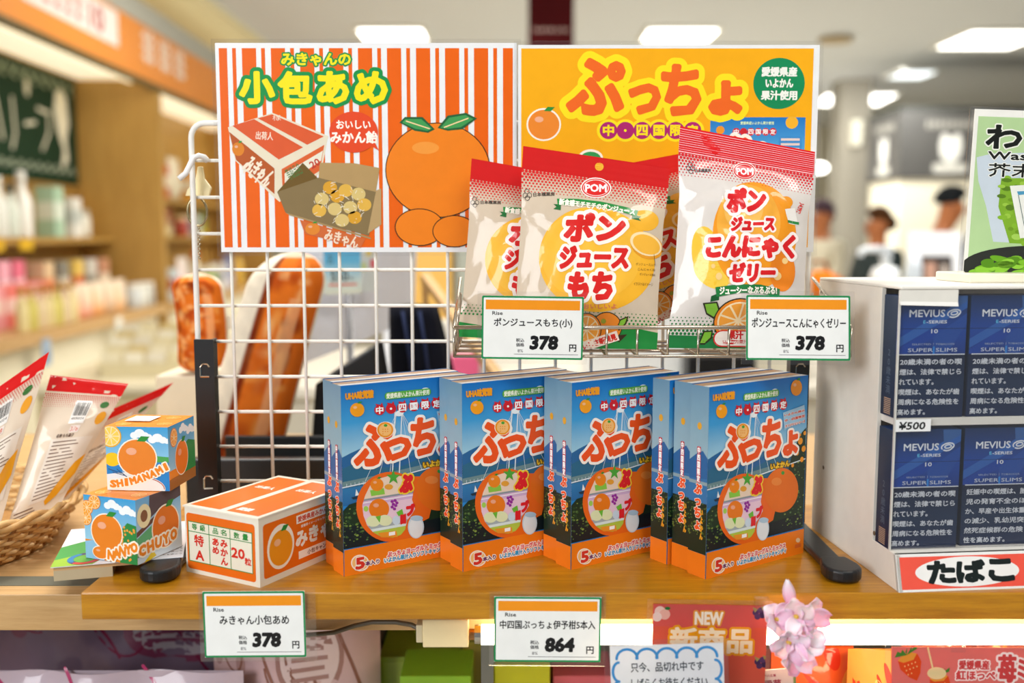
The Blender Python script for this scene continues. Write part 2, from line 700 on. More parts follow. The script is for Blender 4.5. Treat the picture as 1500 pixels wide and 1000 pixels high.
        grow = [(wd + bold if i == len(out) - 1 else wd + bold, oc, L - len(out) + i) for i, (wd, oc) in enumerate(out)]
        if bold:
            grow.append((bold, col, L))
        for r, c, l in grow:
            V, F = swell(P, fs, ed, r * Hc, Hc / (64 if Hc > .009 else (40 if Hc > .004 else 22)))
            s.raw(V, F, c, l)
        if not bold:
            s.raw(P, fs, col, L)

    @staticmethod
    def _steps(vs, fs, L):
        """overlapping pieces of one stroke lie a hair above one another"""
        out = [L] * len(vs)
        for q, f in enumerate(fs):
            for i in f:
                out[i] = L + (q * 7 % 17) * 0.045
        return out

    def emit(s, mb, mat, fn, cut=None):
        """fn(x, y, layer) -> local 3-D point.  cut = (dx, dy) slices the artwork so it can follow a curved face."""
        if cut:
            bm = bmesh.new()
            cl = bm.verts.layers.float_color.new('c')
            for vs, fs, cs, L in s.items:
                bv = []
                for (x, y), c, l in zip(vs, cs, L):
                    v = bm.verts.new((x, y, l))
                    v[cl] = (*c, 1)
                    bv.append(v)
                for f in fs:
                    try:
                        bm.faces.new([bv[i] for i in f])
                    except ValueError:
                        pass
            for ax, step, lim in ((0, cut[0], s.w), (1, cut[1], s.h)):
                k = step
                while k < lim - 1e-6:
                    no = (1, 0, 0) if ax == 0 else (0, 1, 0)
                    co = (k, 0, 0) if ax == 0 else (0, k, 0)
                    bmesh.ops.bisect_plane(bm, geom=bm.verts[:] + bm.edges[:] + bm.faces[:], plane_co=co, plane_no=no, dist=1e-7)
                    k += step
            bm.verts.index_update()
            vs = [fn(v.co.x, v.co.y, v.co.z) for v in bm.verts]
            cs = [tuple(v[cl])[:3] for v in bm.verts]
            fs = [tuple(v.index for v in f.verts) for f in bm.faces]
            bm.free()
            mb.add(vs, fs, mat, cols=cs)
            return
        for vs, fs, cs, L in s.items:
            mb.add([fn(x, y, l) for (x, y), l in zip(vs, L)], fs, mat, cols=cs)


EPS = 0.00008


def flat(o, ex, ey):
    """mapping of a flat panel: origin, unit vectors along x and y (outward normal = ex x ey)"""
    o, ex, ey = Vector(o), Vector(ex), Vector(ey)
    n = ex.cross(ey).normalized()
    return lambda x, y, L: o + ex * x + ey * y + n * (L * EPS + 0.00002)


def mandarin(a, cx, cy, rx, ry, L, col='#f08a1c', leaf=True):
    """a plain mandarin fruit"""
    a.ell(cx, cy, rx, ry, col, L)
    a.ell(cx - rx * .3, cy - ry * .35, rx * .28, ry * .2, mixc(col, '#ffffff', .25), L + 1)
    if leaf:
        a.poly([(cx, cy - ry * .92), (cx + rx * .25, cy - ry * 1.2), (cx + rx * .7, cy - ry * 1.18), (cx + rx * .45, cy - ry * .9)], '#2f8f3a', L + 1)


def slice_fruit(a, cx, cy, rx, ry, L, skin='#f08a1c', flesh='#f9a63a', pith='#ffe6b8', n=9):
    a.ell(cx, cy, rx, ry, skin, L)
    a.ell(cx, cy, rx * .88, ry * .88, pith, L + 1)
    for k in range(n):
        t0, t1 = 2 * pi * (k + .08) / n, 2 * pi * (k + .92) / n
        pts = [(cx + rx * .12 * cos((t0 + t1) / 2), cy + ry * .12 * sin((t0 + t1) / 2))]
        pts += [(cx + rx * .8 * cos(t0 + (t1 - t0) * q / 4), cy + ry * .8 * sin(t0 + (t1 - t0) * q / 4)) for q in range(5)]
        a.poly(pts, flesh, L + 2)


def dots(a, x0, y0, x1, y1, nx, ny, r0, r1, col, L=2, slope=0.0):
    """halftone rows: radius runs from r0 at the top row to r1 at the bottom row (measuring units)"""
    for j in range(ny):
        r = r0 + (r1 - r0) * j / max(1, ny - 1)
        for i in range(nx):
            x = x0 + (x1 - x0) * (i + (0.5 if j % 2 else 0)) / nx
            y = y0 + (y1 - y0) * j / max(1, ny - 1) + slope * (x - x0)
            a.ell(x, y, r, r, col, L, n=6)


def solid_mat(name, col, rough=0.7):
    m, nt, b = new_mat(name)
    n = nt.nodes.new('ShaderNodeTexNoise')
    n.inputs['Scale'].default_value = 30
    cr = nt.nodes.new('ShaderNodeValToRGB')
    c = rgb(col)
    cr.color_ramp.elements[0].color = (*[x * 0.92 for x in c], 1)
    cr.color_ramp.elements[1].color = (*[min(1, x * 1.08) for x in c], 1)
    nt.links.new(n.outputs['Fac'], cr.inputs[0])
    nt.links.new(cr.outputs[0], b.inputs['Base Color'])
    b.inputs['Roughness'].default_value = rough
    return m


# ================================================================ the room
struct(MB().box(-4.2, -2.0, -0.05, 9.0, 15.2, 0.0, PAINT, '#d9d3c4').build('floor'))
struct(MB().box(-4.2, -2.0, 3.0, 9.0, 15.2, 3.06, MATTE, '#d6d9dc').build('ceiling'))
struct(MB().box(-4.2, 15.0, 0, 9.0, 15.1, 3.0, MATTE, '#cbc3ac').build('wall_back'))
struct(MB().box(-4.2, -2.0, 0, -4.1, 15.0, 3.0, MATTE, '#cbbf9e').build('wall_left'))
struct(MB().box(8.9, -2.0, 0, 9.0, 15.0, 3.0, MATTE, '#cbc3ac').build('wall_right'))
struct(MB().box(-4.1, 3.0, 2.95, -2.06, 14.9, 2.999, MATTE, '#f0e6c0').build('trim_1'))
struct(MB().box(0.9, 12.6, 1.9, 3.3, 13.6, 3.0, MATTE, '#b3ab98').build('trim_2'))
struct(MB().box(1.1, 14.7, 0, 4.4, 14.98, 1.98, MATTE, '#efe6bd').build('trim_3'))


def ceiling_panel(px, py, w, d, label, mat=PANEL, rz=0.0):
    p = on(px, py, 2.985)
    t = thing('ceiling_light', label, 'light', (p.x, p.y, 2.97), rz, 'ceiling light panels')
    b = MB()
    b.box(-w / 2 - .03, -d / 2 - .03, 0, w / 2 + .03, -d / 2, .029, PAINT, '#e8e6dc')
    b.box(-w / 2 - .03, d / 2, 0, w / 2 + .03, d / 2 + .03, .029, PAINT, '#e8e6dc')
    b.box(-w / 2 - .03, -d / 2, 0, -w / 2, d / 2, .029, PAINT, '#e8e6dc')
    b.box(w / 2, -d / 2, 0, w / 2 + .03, d / 2, .029, PAINT, '#e8e6dc')
    b.build('frame', t)
    MB().box(-w / 2, -d / 2, .008, w / 2, d / 2, .02, mat).build('diffuser', t)


ceiling_panel(576, 50, .50, .5, 'square glowing ceiling panel above the striped orange poster')
ceiling_panel(995, 50, .54, .5, 'square glowing ceiling panel above the yellow poster')
ceiling_panel(1452, 57, .62, .7, 'largest glowing ceiling panel, at the upper right above the green poster')
ceiling_panel(1223, 145, .35, .95, 'slim glowing ceiling panel, left of the close pair beyond the yellow poster', rz=-.12)
ceiling_panel(1278, 145, .35, .95, 'slim glowing ceiling panel, right of the close pair beyond the yellow poster', rz=-.12)
ceiling_panel(1336, 108, .34, .45, 'small dim bluish ceiling panel near the pair of panels', PANELC)
p = at(1254, 227, 11)
t = thing('globe_lamp', 'small round white globe lamp hanging left of the dark kiosk sign', 'light', (p.x, p.y, p.z))
MB().ball((0, 0, 0), .07, .07, .07, BULB).build('globe', t, smooth=True)
MB().tube([(0, 0, .065), (0, 0, 3.0 - p.z)], .008, PAINT, '#999484').build('rod', t)
p = at(1197, 246, 11)
t = thing('oval_lamp', 'oval white hanging lamp just right of the yellow poster edge', 'light', (p.x, p.y, p.z))
MB().ball((0, 0, 0), .11, .11, .05, BULB).build('globe', t, smooth=True)
MB().tube([(0, 0, .05), (0, 0, 3.0 - p.z)], .008, PAINT, '#999484').build('rod', t)
p = at(1254, 195, 10.5)
tag(MB().box(-.05, -.03, -.13, .05, .03, .13, PAINT, '#d8d4c2').build('speaker_box', loc=(p.x, p.y, p.z)), 'upright white box on the far column left of the dark kiosk', 'speaker')
struct(MB().box(p.x - .16, p.y + .031, 0, p.x + .16, p.y + .35, 3.0, MATTE, '#8f8a7e').build('trim_4'))
p = on(1224, 56, 2.99)
tag(MB().lathe([(.13, -.02), (.14, 0), (.1, .01)], PAINT, '#b09a72', 20).build('ceiling_vent', loc=(p.x, p.y, 2.98)), 'round tan vent on the ceiling right of the yellow poster', 'vent')

# maroon banner hanging from the ceiling
p = at(807, 30, 6.0)
t = thing('hanging_banner', 'dark maroon banner hanging from the ceiling above the two posters', 'banner', (p.x, 6.0, 0))
b = MB().box(-.133, -.03, 2.35, .133, .03, 2.96, CLOTH, '#43090d')
for i, c in enumerate((-.10, -.075, -.05, -.022, .0, .03, .06, .085)):
    b.box(c, -.0302, 2.578, c + .016, -.0301, 2.60 - .004 * (i % 2), PAINT, '#b59a94')
b.build('cloth', t)
MB().tube([(-.14, 0, 2.96), (.14, 0, 2.96)], .012, METAL, '#777777').build('bar', t)
MB().tube([(0, 0, 2.965), (0, 0, 3.0)], .006, METAL, '#777777').build('hanger', t)

# ---------------------------------------------------------------- lit shop unit along the left wall
RZ = radians(1.5)
unit = thing('display_unit', 'tall wooden shop unit with orange lit fascia along the left wall', 'display unit', (0, 0, 0), RZ)
b = MB().box(-2.01, 3.2, 2.30, -1.98, 9.5, 2.61, PAINT, '#e08a2c')
b.build('fascia', unit)
MB().box(-2.02, 3.2, 2.61, -1.975, 9.5, 2.735, PAINT, '#a9aaa2').build('fascia_trim', unit)
MB().box(-2.02, 3.2, 2.27, -1.977, 9.5, 2.30, PAINT, '#5b4a18').build('edge_strip', unit)
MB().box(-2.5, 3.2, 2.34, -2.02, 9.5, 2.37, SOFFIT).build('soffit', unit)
MB().box(-2.12, 3.3, 2.30, -2.06, 6.1, 2.335, COVE).build('lamp_tube', unit)
MB().box(-2.12, 6.4, 2.30, -2.06, 9.3, 2.335, COVE).build('lamp_tube', unit)
MB().box(-2.54, 3.2, 0.0, -2.50, 9.5, 2.36, PANELW).build('back_panel', unit)
MB().box(-2.499, 6.23, 0.0, -1.99, 6.29, 2.335, PANELW).build('partition_panel', unit)
MB().box(-2.499, 9.2, 0.0, -1.99, 9.26, 2.335, PANELW).build('partition_panel', unit)
for y0, y1 in ((3.2, 6.22), (6.3, 9.19)):
    MB().box(-2.498, y0, .92, -1.97, y1, .975, BEECH).build('shelf', unit)
    MB().box(-2.498, y0, 1.355, -2.28, y1, 1.385, PANELW).build('upper_shelf', unit)
    MB().box(-2.498, y0, .02, -2.04, y1, .915, PAINT, '#efe8cf').build('base_cabinet', unit)
a = Art(1.13, .185, box=(0, 0, 113, 18.5))
a.rect(0, 0, 113, 18.5, '#e9e2df', 0)
for i in range(5):
    x = 8 + i * 12
    a.rect(x, 4, x + 9, 5.6, '#c0453f', 1)
    a.rect(x + 1, 8, x + 8, 9.6, '#c0453f', 1)
    a.rect(x + 3.6, 3, x + 5.2, 15, '#c0453f', 1)
    a.rect(x, 13, x + 9, 14.5, '#c0453f', 1)
a.text('10', 74, 3, 92, 15, '#b8433f', 2, bold=.05)
b = MB()
a.emit(b, PAPER, flat((-1.9785, 4.44, 2.405), (0, 1, 0), (0, 0, 1)))
b.build('sign_sheet', unit)
b = MB()
for i in range(3):
    y = 5.95 + i * .3
    for k in range(3):
        b.box(-1.9795, y, 2.42 + k * .06, -1.9785, y + .22, 2.44 + k * .06, PAINT, '#f3ece2')
    b.box(-1.9795, y + .05, 2.40, -1.9785, y + .08, 2.585, PAINT, '#f3ece2')
    b.box(-1.9795, y + .14, 2.40, -1.9785, y + .17, 2.585, PAINT, '#f3ece2')
b.build('lettering', unit)


def in_unit(x, y, z):
    return Vector((x * cos(RZ) - y * sin(RZ), x * sin(RZ) + y * cos(RZ), z))


# chalkboard hanging on the unit's back panel
t = thing('chalkboard', 'dark green chalkboard with white chalk drawing on the left shop unit', 'chalkboard', in_unit(-2.496, 0, 0), RZ)
b = MB().box(0, 4.6, 1.70, .02, 6.2, 2.335, MATTE, '#16301d')
a = Art(1.6, .635, box=(0, 0, 160, 63.5))
for i in range(13):
    x = 4 + i * 12
    a.line([(x, 5), (x + 5, 8), (x + 9, 4)], .012, '#a9b394', 1)
    a.line([(x + 2, 9), (x + 8, 11)], .012, '#a9b394', 1)
for i in range(14):
    a.line([(3 + i * 11, 57), (8 + i * 11, 54), (11 + i * 11, 58)], .014, '#a8b09c', 1)
a.line([(78, 22), (80, 40), (76, 48)], .02, '#dcd8c4', 1)
a.line([(92, 34), (104, 32)], .02, '#dcd8c4', 1)
a.line([(108, 24), (122, 25), (121, 36), (112, 46)], .02, '#dcd8c4', 1)
a.poly([(132, 12), (140, 8), (147, 14), (149, 28), (144, 38), (146, 50), (136, 55), (140, 44), (133, 34), (129, 22)], '#e3dfca', 1)
a.ell(96, 14, 3, 5, '#cfcbb4', 1)
a.line([(50, 20), (52, 46)], .03, '#9db0a0', 1)
a.line([(60, 24), (66, 44)], .02, '#dcd8c4', 1)
a.emit(b, MATTE, flat((.0201, 4.6, 1.70), (0, 1, 0), (0, 0, 1)))
b.build('board', t)
fr = MB()
for z in (1.68, 2.325):
    fr.box(-.002, 4.58, z, .028, 6.22, z + .012, PANELW)
fr.build('frame', t)


def product(kind, x, y, z, c1, c2, label, group, s=1.0, parent_map=in_unit, rz=RZ):
    """blurred goods on far shelves: bottle, box, pouch, jar"""
    loc = parent_map(x, y, z + .001)
    if kind == 'bottle':
        t = thing('bottle', label, 'bottle', loc, rz, group)
        MB().lathe([(.026 * s, 0), (.028 * s, .01), (.028 * s, .11 * s), (.012 * s, .15 * s), (.012 * s, .165 * s)], PLAST, c1, 12).build('body', t, smooth=True)
        MB().lathe([(.014 * s, .164 * s), (.014 * s, .195 * s), (.01 * s, .197 * s)], PLAST, c2, 12).build('cap', t, smooth=True)
    elif kind == 'jar':
        t = thing('jar', label, 'jar', loc, rz, group)
        MB().lathe([(.04 * s, 0), (.044 * s, .01), (.044 * s, .09 * s), (.036 * s, .10 * s)], PLAST, c1, 14).build('body', t, smooth=True)
        MB().lathe([(.04 * s, .099 * s), (.04 * s, .122 * s)], PLAST, c2, 14).build('lid', t, smooth=True)
    elif kind == 'pouch':
        b = MB()
        w, h, d = .075 * s, .17 * s, .022 * s
        vs, fs, cc = [], [], []
        prof = [(0, .35), (.15, 1), (.55, .9), (.85, .35), (1, .05)]
        for q, dd in prof:
            for sg in (1, -1):
                for i in range(5):
                    u = -1 + i / 2
                    vs.append((sg * d * dd * (1 - .85 * abs(u) ** 2), u * w * sg, q * h))
                    cc.append(c2 if q > .8 or .3 < q < .6 and abs(u) < .6 else c1)
        for i in range(len(prof) - 1):
            for k in range(10):
                fs.append((i * 10 + k, i * 10 + (k + 1) % 10, i * 10 + 10 + (k + 1) % 10, i * 10 + 10 + k))
        fs.append(tuple(range(10))[::-1])
        b.add(vs, fs, FILM, cols=cc)
        tag(b.build('snack_pouch', loc=loc, rotz=rz, smooth=True), label, 'pouch', group)
    else:
        w, d, h = .05 * min(s, 1.15), .045 * min(s, 1.15), .13 * s
        b = MB().box(-d, -w, 0, d, w, h, CARTON, c1)
        b.box(d, -w * .9, h * .35, d + .0006, w * .9, h * .7, CARTON, c2)
        b.box(-d * .9, -w - .0006, h * .35, d * .9, -w, h * .7, CARTON, c2)
        tag(b.build('gift_box', loc=loc, rotz=rz, bevel=.002), label, 'box', group)


ORD = ('first', 'second', 'third', 'fourth', 'fifth', 'sixth', 'seventh')
# goods on the unit
G = 'goods on the left shop unit'
yy = 4.35
for i in range(7):
    product('bottle', -2.03, 4.40 + i * .088, .975, ['#e8d9a0', '#d9cf70', '#e6d2b0'][i % 3], '#b98a1c',
            ORD[i] + ' yellow bottle from the near end of the left lit shelf front row', 'yellow bottles on the left shelf', 1.0)
for i in range(6):
    product('box', -2.22, 4.36 + i * .125, .975, ['#f08a86', '#f4a6ae', '#ee7f78'][i % 3], '#f8d8d2',
            ORD[i] + ' coral pink gift box from the near end, behind the yellow bottles', 'pink boxes on the left shelf', 1.5)
for i in range(5):
    product('box', -2.36, 4.40 + i * .15, .975, ['#f3b2c4', '#ec7a96', '#f2a09a'][i % 3], '#f9dfe4',
            ORD[i] + ' tall pink gift box from the near end at the left shelf back', 'tall pink boxes on the left shelf', 2.3)
for i in range(5):
    product('pouch', -2.06, 5.02 + i * .16, .975, ['#f29a72', '#f0a890', '#f4b06a', '#d7b08a', '#f3c28a'][i], '#f6e0c8',
            ORD[i] + ' peach snack pouch from the near end, left shelf front by the partition', 'peach pouches on the left shelf', 1.05)
for i in range(5):
    product('box', -2.30, 5.20 + i * .19, .975, ['#e8c9a0', '#8d8a80', '#f3d06a', '#dedbd2', '#d39a7c'][i], ['#f39a4c', '#e9e2d0', '#e56d4a', '#9b968a', '#fff1d8'][i],
            ['tan box with orange label', 'grey box with cream label', 'yellow box with orange red label', 'pale grey box with grey label', 'dusty orange box with cream label'][i] + ' at the left shelf back by the partition', 'mixed boxes on the left shelf', 2.2)
for i in range(3):
    product('jar', -2.06, 5.86 + i * .115, .975, ['#cdd2d4', '#e2e2da', '#b9b7b0'][i], '#e8e4da',
            ['blue grey', 'off white', 'warm grey'][i] + ' jar at the far end of the left shelf', 'pale jars on the left shelf', 1.15)
for i in range(6):
    product('bottle', -2.36, 4.55 + i * .125, 1.385, ['#e9ece8', '#dfe8e0', '#f2f2ee'][i % 3], ['#e9e9e4', '#3f4a44', '#f0f0ec'][i % 3],
            ORD[i] + ' white bottle from the near end of the shelf below the chalkboard', 'white bottles under the chalkboard', [1.5, 1.35, 1.7][i % 3])
product('box', -2.36, 5.50, 1.385, '#a9cbb2', '#dfe9dd', 'pale green box on the upper shelf by the partition', G, 2.1)
product('box', -2.36, 5.74, 1.385, '#e9e9e4', '#bcc6c4', 'white box beside the pale green box on the upper shelf', G, 1.7)
product('jar', -2.38, 5.95, 1.385, '#e6e3d6', '#b8b3a2', 'squat cream jar at the end of the upper shelf', G, 1.3)
for i in range(7):
    product(['box', 'pouch', 'bottle', 'jar'][i % 4], -2.05, 6.5 + i * .3, .975, ['#d9e6ee', '#e0584a', '#e9dfc2', '#8aa84a', '#e9e4e0', '#d6d2e2', '#e3b64a'][i], ['#b24a4a', '#f2e6e0', '#d94a32', '#f0e8cf', '#c0c4d2', '#5a6a9a', '#7a3a1c'][i],
            ['pale blue box', 'red pouch', 'cream bottle', 'green jar', 'off white box', 'lilac pouch', 'mustard bottle'][i] + ' on the far shelf bay behind the white wire rack', 'far bay goods', 1.6)
    product(['pouch', 'jar', 'box'][i % 3], -2.34, 6.55 + i * .3, 1.385, ['#f08020', '#6c9a3a', '#cfc3d8', '#f2e4b0', '#b8442a', '#e0e4e4', '#d8c23a'][i], ['#3a2a1a', '#f0d060', '#f6f2ea', '#8a3a2a', '#f2d2a0', '#8aa0b8', '#3f6a2a'][i],
            ['orange pouch', 'green jar', 'grey lilac box', 'cream pouch', 'brick red jar', 'pale grey box', 'olive yellow pouch'][i] + ' on the far upper shelf behind the white wire rack', 'far upper bay goods', 1.25)
for i in range(6):
    product(['pouch', 'box'][i % 2], -2.4, 6.5 + i * .33, 1.66, ['#e77a1a', '#dcd8ca', '#7aa644', '#c2562a', '#d9d2b8', '#e0a040'][i], '#efe6cf',
            ['orange pouch', 'off white box', 'green pouch', 'rust box', 'cream pouch', 'amber box'][i] + ' on the small top shelf behind the white wire rack', 'far top bay goods', 1.9)
MB().box(-2.498, 6.3, 1.63, -2.3, 9.19, 1.66, PANELW).build('upper_shelf', unit)
p = at(147, 480, 5.0)
t = thing('shelf_tag', 'small blue and white tag hanging from the left shelf edge', 'tag', in_unit(-1.965, 5.36, 0), RZ)
b = MB().box(0, -.045, .80, .004, .045, .965, PAPER, '#f2f0e6')
b.box(.0041, -.04, .835, .0046, .04, .90, PAPER, '#5a8fc4')
b.build('card', t)
t = thing('shelf_tag', 'blue tag on the left shelf edge at the far left of the photo', 'tag', in_unit(-1.965, 4.47, 0), RZ)
b = MB().box(0, -.04, .82, .004, .04, .94, PAPER, '#9db4cf')
b.box(.0041, -.035, .84, .0046, .035, .88, PAPER, '#6b8fbd')
b.build('card', t)
for i, y in enumerate((4.72, 5.02)):
    t = thing('shelf_tag', ['yellow tag on the upper shelf edge, nearer of the two', 'yellow tag on the upper shelf edge, farther of the two'][i], 'tag', in_unit(-2.279, y, 0), RZ)
    MB().box(0, -.07, 1.325, .004, .07, 1.38, PAPER, '#d9ae1e').build('card', t)

# cream counter standing in front of the unit
t = thing('low_counter', 'low cream sales counter between the left unit and the wire rack', 'counter', (-1.22, 3.9, 0), radians(4))
MB().box(-.45, -.5, 0, .45, .5, .86, PAINT, '#cdbd92').build('body', t, bevel=.01)
MB().box(-.47, -.52, .86, .47, .52, .89, PAINT, '#e2d8ba').build('top', t, bevel=.006)
t = thing('card_rack', 'cream rack of small cards on the low counter', 'rack', (-1.32, 3.75, .89), radians(8))
b = MB()
for k in range(5):
    b.box(-.20, -.16 + k * .07, .0, .20, -.15 + k * .07, .05 + k * .022, PAINT, '#dccfa6')
b.box(-.2, -.16, 0, -.19, .14, .03, PAINT, '#d2c59c')
b.box(.19, -.16, 0, .2, .14, .03, PAINT, '#d2c59c')
b.build('tray', t)
for k in range(5):
    for i in range(5):
        tag(MB().box(-.033, 0, 0, .033, .003, .075, PAPER, ['#efe6c8', '#e8dcb4', '#f4eeda', '#dcc890', '#e9e2cf'][(i * 2 + k) % 5]).build('small_card', loc=Vector((-1.32, 3.75, .89)) + Matrix.Rotation(radians(8), 3, 'Z') @ Vector((-.155 + i * .078, -.148 + k * .07, .012 + k * .02)), rotz=radians(8)),
            ORD[i] + ' small card from the left in row ' + ('one', 'two', 'three', 'four', 'five')[k] + ' of the counter rack', 'card', 'cards in the counter rack')
t = thing('card_terminal', 'dark upright terminal on the low counter', 'terminal', (-.93, 3.55, .89), radians(-20))
MB().box(-.05, -.05, 0, .05, .05, .012, PLAST, '#3a3a38').build('base', t, bevel=.003)
b = MB().box(-.045, -.012, .012, .045, .012, .20, PLAST, '#2c2e30')
b.box(-.038, -.0125, .07, .038, -.012, .19, PLAST, '#50565a')
b.build('body', t, bevel=.003)
p = in_unit(-1.2, 4.3, .89)
t = thing('hand_soap_bottle', 'bottle with blue cap standing on the low counter behind the wire rack', 'bottle', (-1.05, 4.05, .89))
MB().lathe([(.035, 0), (.038, .01), (.038, .15), (.014, .19), (.014, .2)], PLAST, '#cfd2e2', 14).build('body', t, smooth=True)
MB().lathe([(.03, .2), (.034, .215), (.03, .245), (.01, .25)], PLAST, '#b9bfe6', 14).build('cap', t, smooth=True)

# ---------------------------------------------------------------- kiosk on the right
kx, ky = 3.457, 9.0
t = thing('kiosk', 'far kiosk with dark grey sign band and white emblem', 'kiosk', (kx, ky, 0))
MB().box(.03, .03, 0, 2.6, .8, 1.90, PAINT, '#e9e2cc').build('body', t)
b = MB().box(0, 0, 1.90, 2.65, .83, 2.515, PAINT, '#4b4a48')
b.box(-.006, -.006, 2.50, 2.656, .836, 2.53, PAINT, '#2d322f')
for face in (0, 1):
    a = Art(.9, .6, box=(0, 0, 90, 60))
    for i in range(9):
        a.rect(25 + i * 5.2, 10.5, 27.6 + i * 5.2, 17, '#9a9890', 1)
        a.rect(25 + i * 5.2, 12, 29.2 + i * 5.2, 13.6, '#9a9890', 1)
    a.poly([(39, 22), (43, 22), (47, 26.5), (51, 22), (55, 22), (57, 32), (56, 41), (52, 46), (42, 46), (38, 41), (37, 32)], '#d6d6d0', 1)
    a.rect(43, 45, 51, 49, '#c9c9c2', 1)
    a.rect(32, 48, 62, 56, '#c4c3bb', 1, rad=.02)
    if face == 0:
        a.emit(b, PAINT, flat((-.02, -.0005, 1.91), (1, 0, 0), (0, 0, 1)))
    else:
        a.emit(b, PAINT, flat((-.0005, .87, 1.91), (0, -1, 0), (0, 0, 1)))
b.build('sign_band', t)


# ---------------------------------------------------------------- people
def skin_part(name, pts, edges, mat, parent, sub=2):
    """one continuous skinned body: pts = [(x, y, z, radius)], first point is the root"""
    me = bpy.data.meshes.new(name)
    me.from_pydata([p[:3] for p in pts], edges, [])
    me.materials.append(mat)
    o = bpy.data.objects.new(name, me)
    COL.objects.link(o)
    o.parent = parent
    md = o.modifiers.new('skin', 'SKIN')
    md.use_smooth_shade = True
    for i, p in enumerate(pts):
        r = p[3]
        me.skin_vertices[0].data[i].radius = (r, r) if not isinstance(r, tuple) else r
        me.skin_vertices[0].data[i].use_root = i == 0
    sd = o.modifiers.new('smooth', 'SUBSURF')
    sd.levels = sd.render_levels = sub
    return o


SKINM = solid_mat('warm_skin', '#b06a3c', 0.55)


def person(label, loc, heading, h, hair, hair_col, top_col, leg_col, bow=0.0, arm='down'):
    k = h / 1.7
    t = thing('person', label, 'person', loc, heading)
    hx = -bow * .16                                     # facing local -y ; bow moves the head forward
    def P(x, y, z, r):
        return (x * k, y * k, z * k, r * k)
    fw = bow * .16
    pts = [P(0, 0, .95, .13), P(0, -fw * .2, 1.15, .12), P(0, -fw * .45, 1.34, .13), P(0, -fw * .7, 1.44, .06), P(0, -fw * .95, 1.52, .062),
           P(0, -fw * 1.15, 1.60, .092), P(0, -fw * 1.2, 1.66, .07)]
    ed = [(0, 1), (1, 2), (2, 3), (3, 4), (4, 5), (5, 6)]
    for s in (1, -1):
        i = len(pts)
        pts += [P(.17 * s, -fw * .5, 1.38, .055)]
        if arm == 'down':
            pts += [P(.21 * s, -.0, 1.12, .042), P(.21 * s, -.08, .88, .034), P(.205 * s, -.11, .80, .036)]
        else:
            pts += [P(.21 * s, -.06, 1.14, .042), P(.15 * s, -.27, 1.06, .034), P(.12 * s, -.35, 1.06, .036)]
        ed += [(2, i), (i, i + 1), (i + 1, i + 2), (i + 2, i + 3)]
        hb = len(pts) - 1
        d = (0, -.03, -.07) if arm == 'down' else (-.02 * s, -.08, -.01)
        for q in range(5):
            off = (q - 2) * .016
            j = len(pts)
            ln = (.55, .9, 1.0, .92, .75)[q]
            x0, y0, z0 = pts[hb][0] / k, pts[hb][1] / k, pts[hb][2] / k
            pts += [P(x0 + d[0] * ln, y0 + d[1] * ln + off * (arm == 'down'), z0 + d[2] * ln + off * (arm != 'down'), .009)]
            ed += [(hb, j)]
        i = len(pts)
        pts += [P(.09 * s, 0, .86, .095), P(.10 * s, -.01, .50, .062), P(.10 * s, .02, .10, .042), P(.10 * s, -.05, .035, .036), P(.10 * s, -.15, .03, .03)]
        ed += [(0, i), (i, i + 1), (i + 1, i + 2), (i + 2, i + 3), (i + 3, i + 4)]
    skin_part('body', pts, ed, SKINM, t)
    # clothes
    top = solid_mat('jacket_' + top_col.strip('#'), top_col, .85)
    leg = solid_mat('trousers_' + leg_col.strip('#'), leg_col, .85)
    cp = [P(0, 0, .90, .15), P(0, -fw * .2, 1.15, .145), P(0, -fw * .45, 1.34, .15), P(0, -fw * .65, 1.425, .085)]
    ce = [(0, 1), (1, 2), (2, 3)]
    for s in (1, -1):
        i = len(cp)
        cp += [P(.175 * s, -fw * .5, 1.38, .07)]
        cp += [P(.215 * s, 0, 1.12, .058), P(.212 * s, -.075, .90, .05)] if arm == 'down' else [P(.215 * s, -.06, 1.14, .058), P(.155 * s, -.25, 1.06, .05)]
        ce += [(2, i), (i, i + 1), (i + 1, i + 2)]
    skin_part('jacket', cp, ce, top, t)
    lp = [P(0, 0, .93, .14)]
    le = []
    for s in (1, -1):
        i = len(lp)
        lp += [P(.09 * s, 0, .84, .105), P(.10 * s, -.01, .50, .078), P(.10 * s, .015, .10, .062)]
        le += [(0, i), (i, i + 1), (i + 1, i + 2)]
    skin_part('trousers', lp, le, leg, t)
    b = MB()
    hy = -fw * 1.17
    c = (0, hy * k + .012 * k, 1.645 * k)
    b.ball(c, .098 * k, .115 * k, .112 * k, MATTE, hair_col, 18, 12, fn=lambda p: 1.0 if p.z > (-.1 if p.y > -.15 else .32) else (.55 if hair == 'short' else (.98 if p.y > .1 else .5)))
    if hair == 'tied':
        b.ball((0, hy * k + .13 * k, 1.62 * k), .045 * k, .05 * k, .06 * k, MATTE, hair_col, 10, 8)
    b.build('hair', t, smooth=True)
    for s in (1, -1):
        MB().ball((.034 * s * k, (hy - .088) * k, 1.615 * k), .012 * k, .006 * k, .007 * k, MATTE, '#20140f', 8, 6).build('eye', t, smooth=True)
    f = MB().ball((0, (hy - .098) * k, 1.585 * k), .013 * k, .018 * k, .02 * k, SKIN, '#a8663c', 8, 6)
    f.build('nose', t, smooth=True)
    f = MB().ball((0, (hy - .086) * k, 1.55 * k), .022 * k, .006 * k, .006 * k, SKIN, '#84402f', 8, 6)
    f.build('mouth', t, smooth=True)
    for s in (1, -1):
        MB().ball((.092 * s * k, hy * k, 1.605 * k), .012 * k, .02 * k, .03 * k, SKIN, '#a8663c', 8, 6).build('ear', t, smooth=True)
    return t


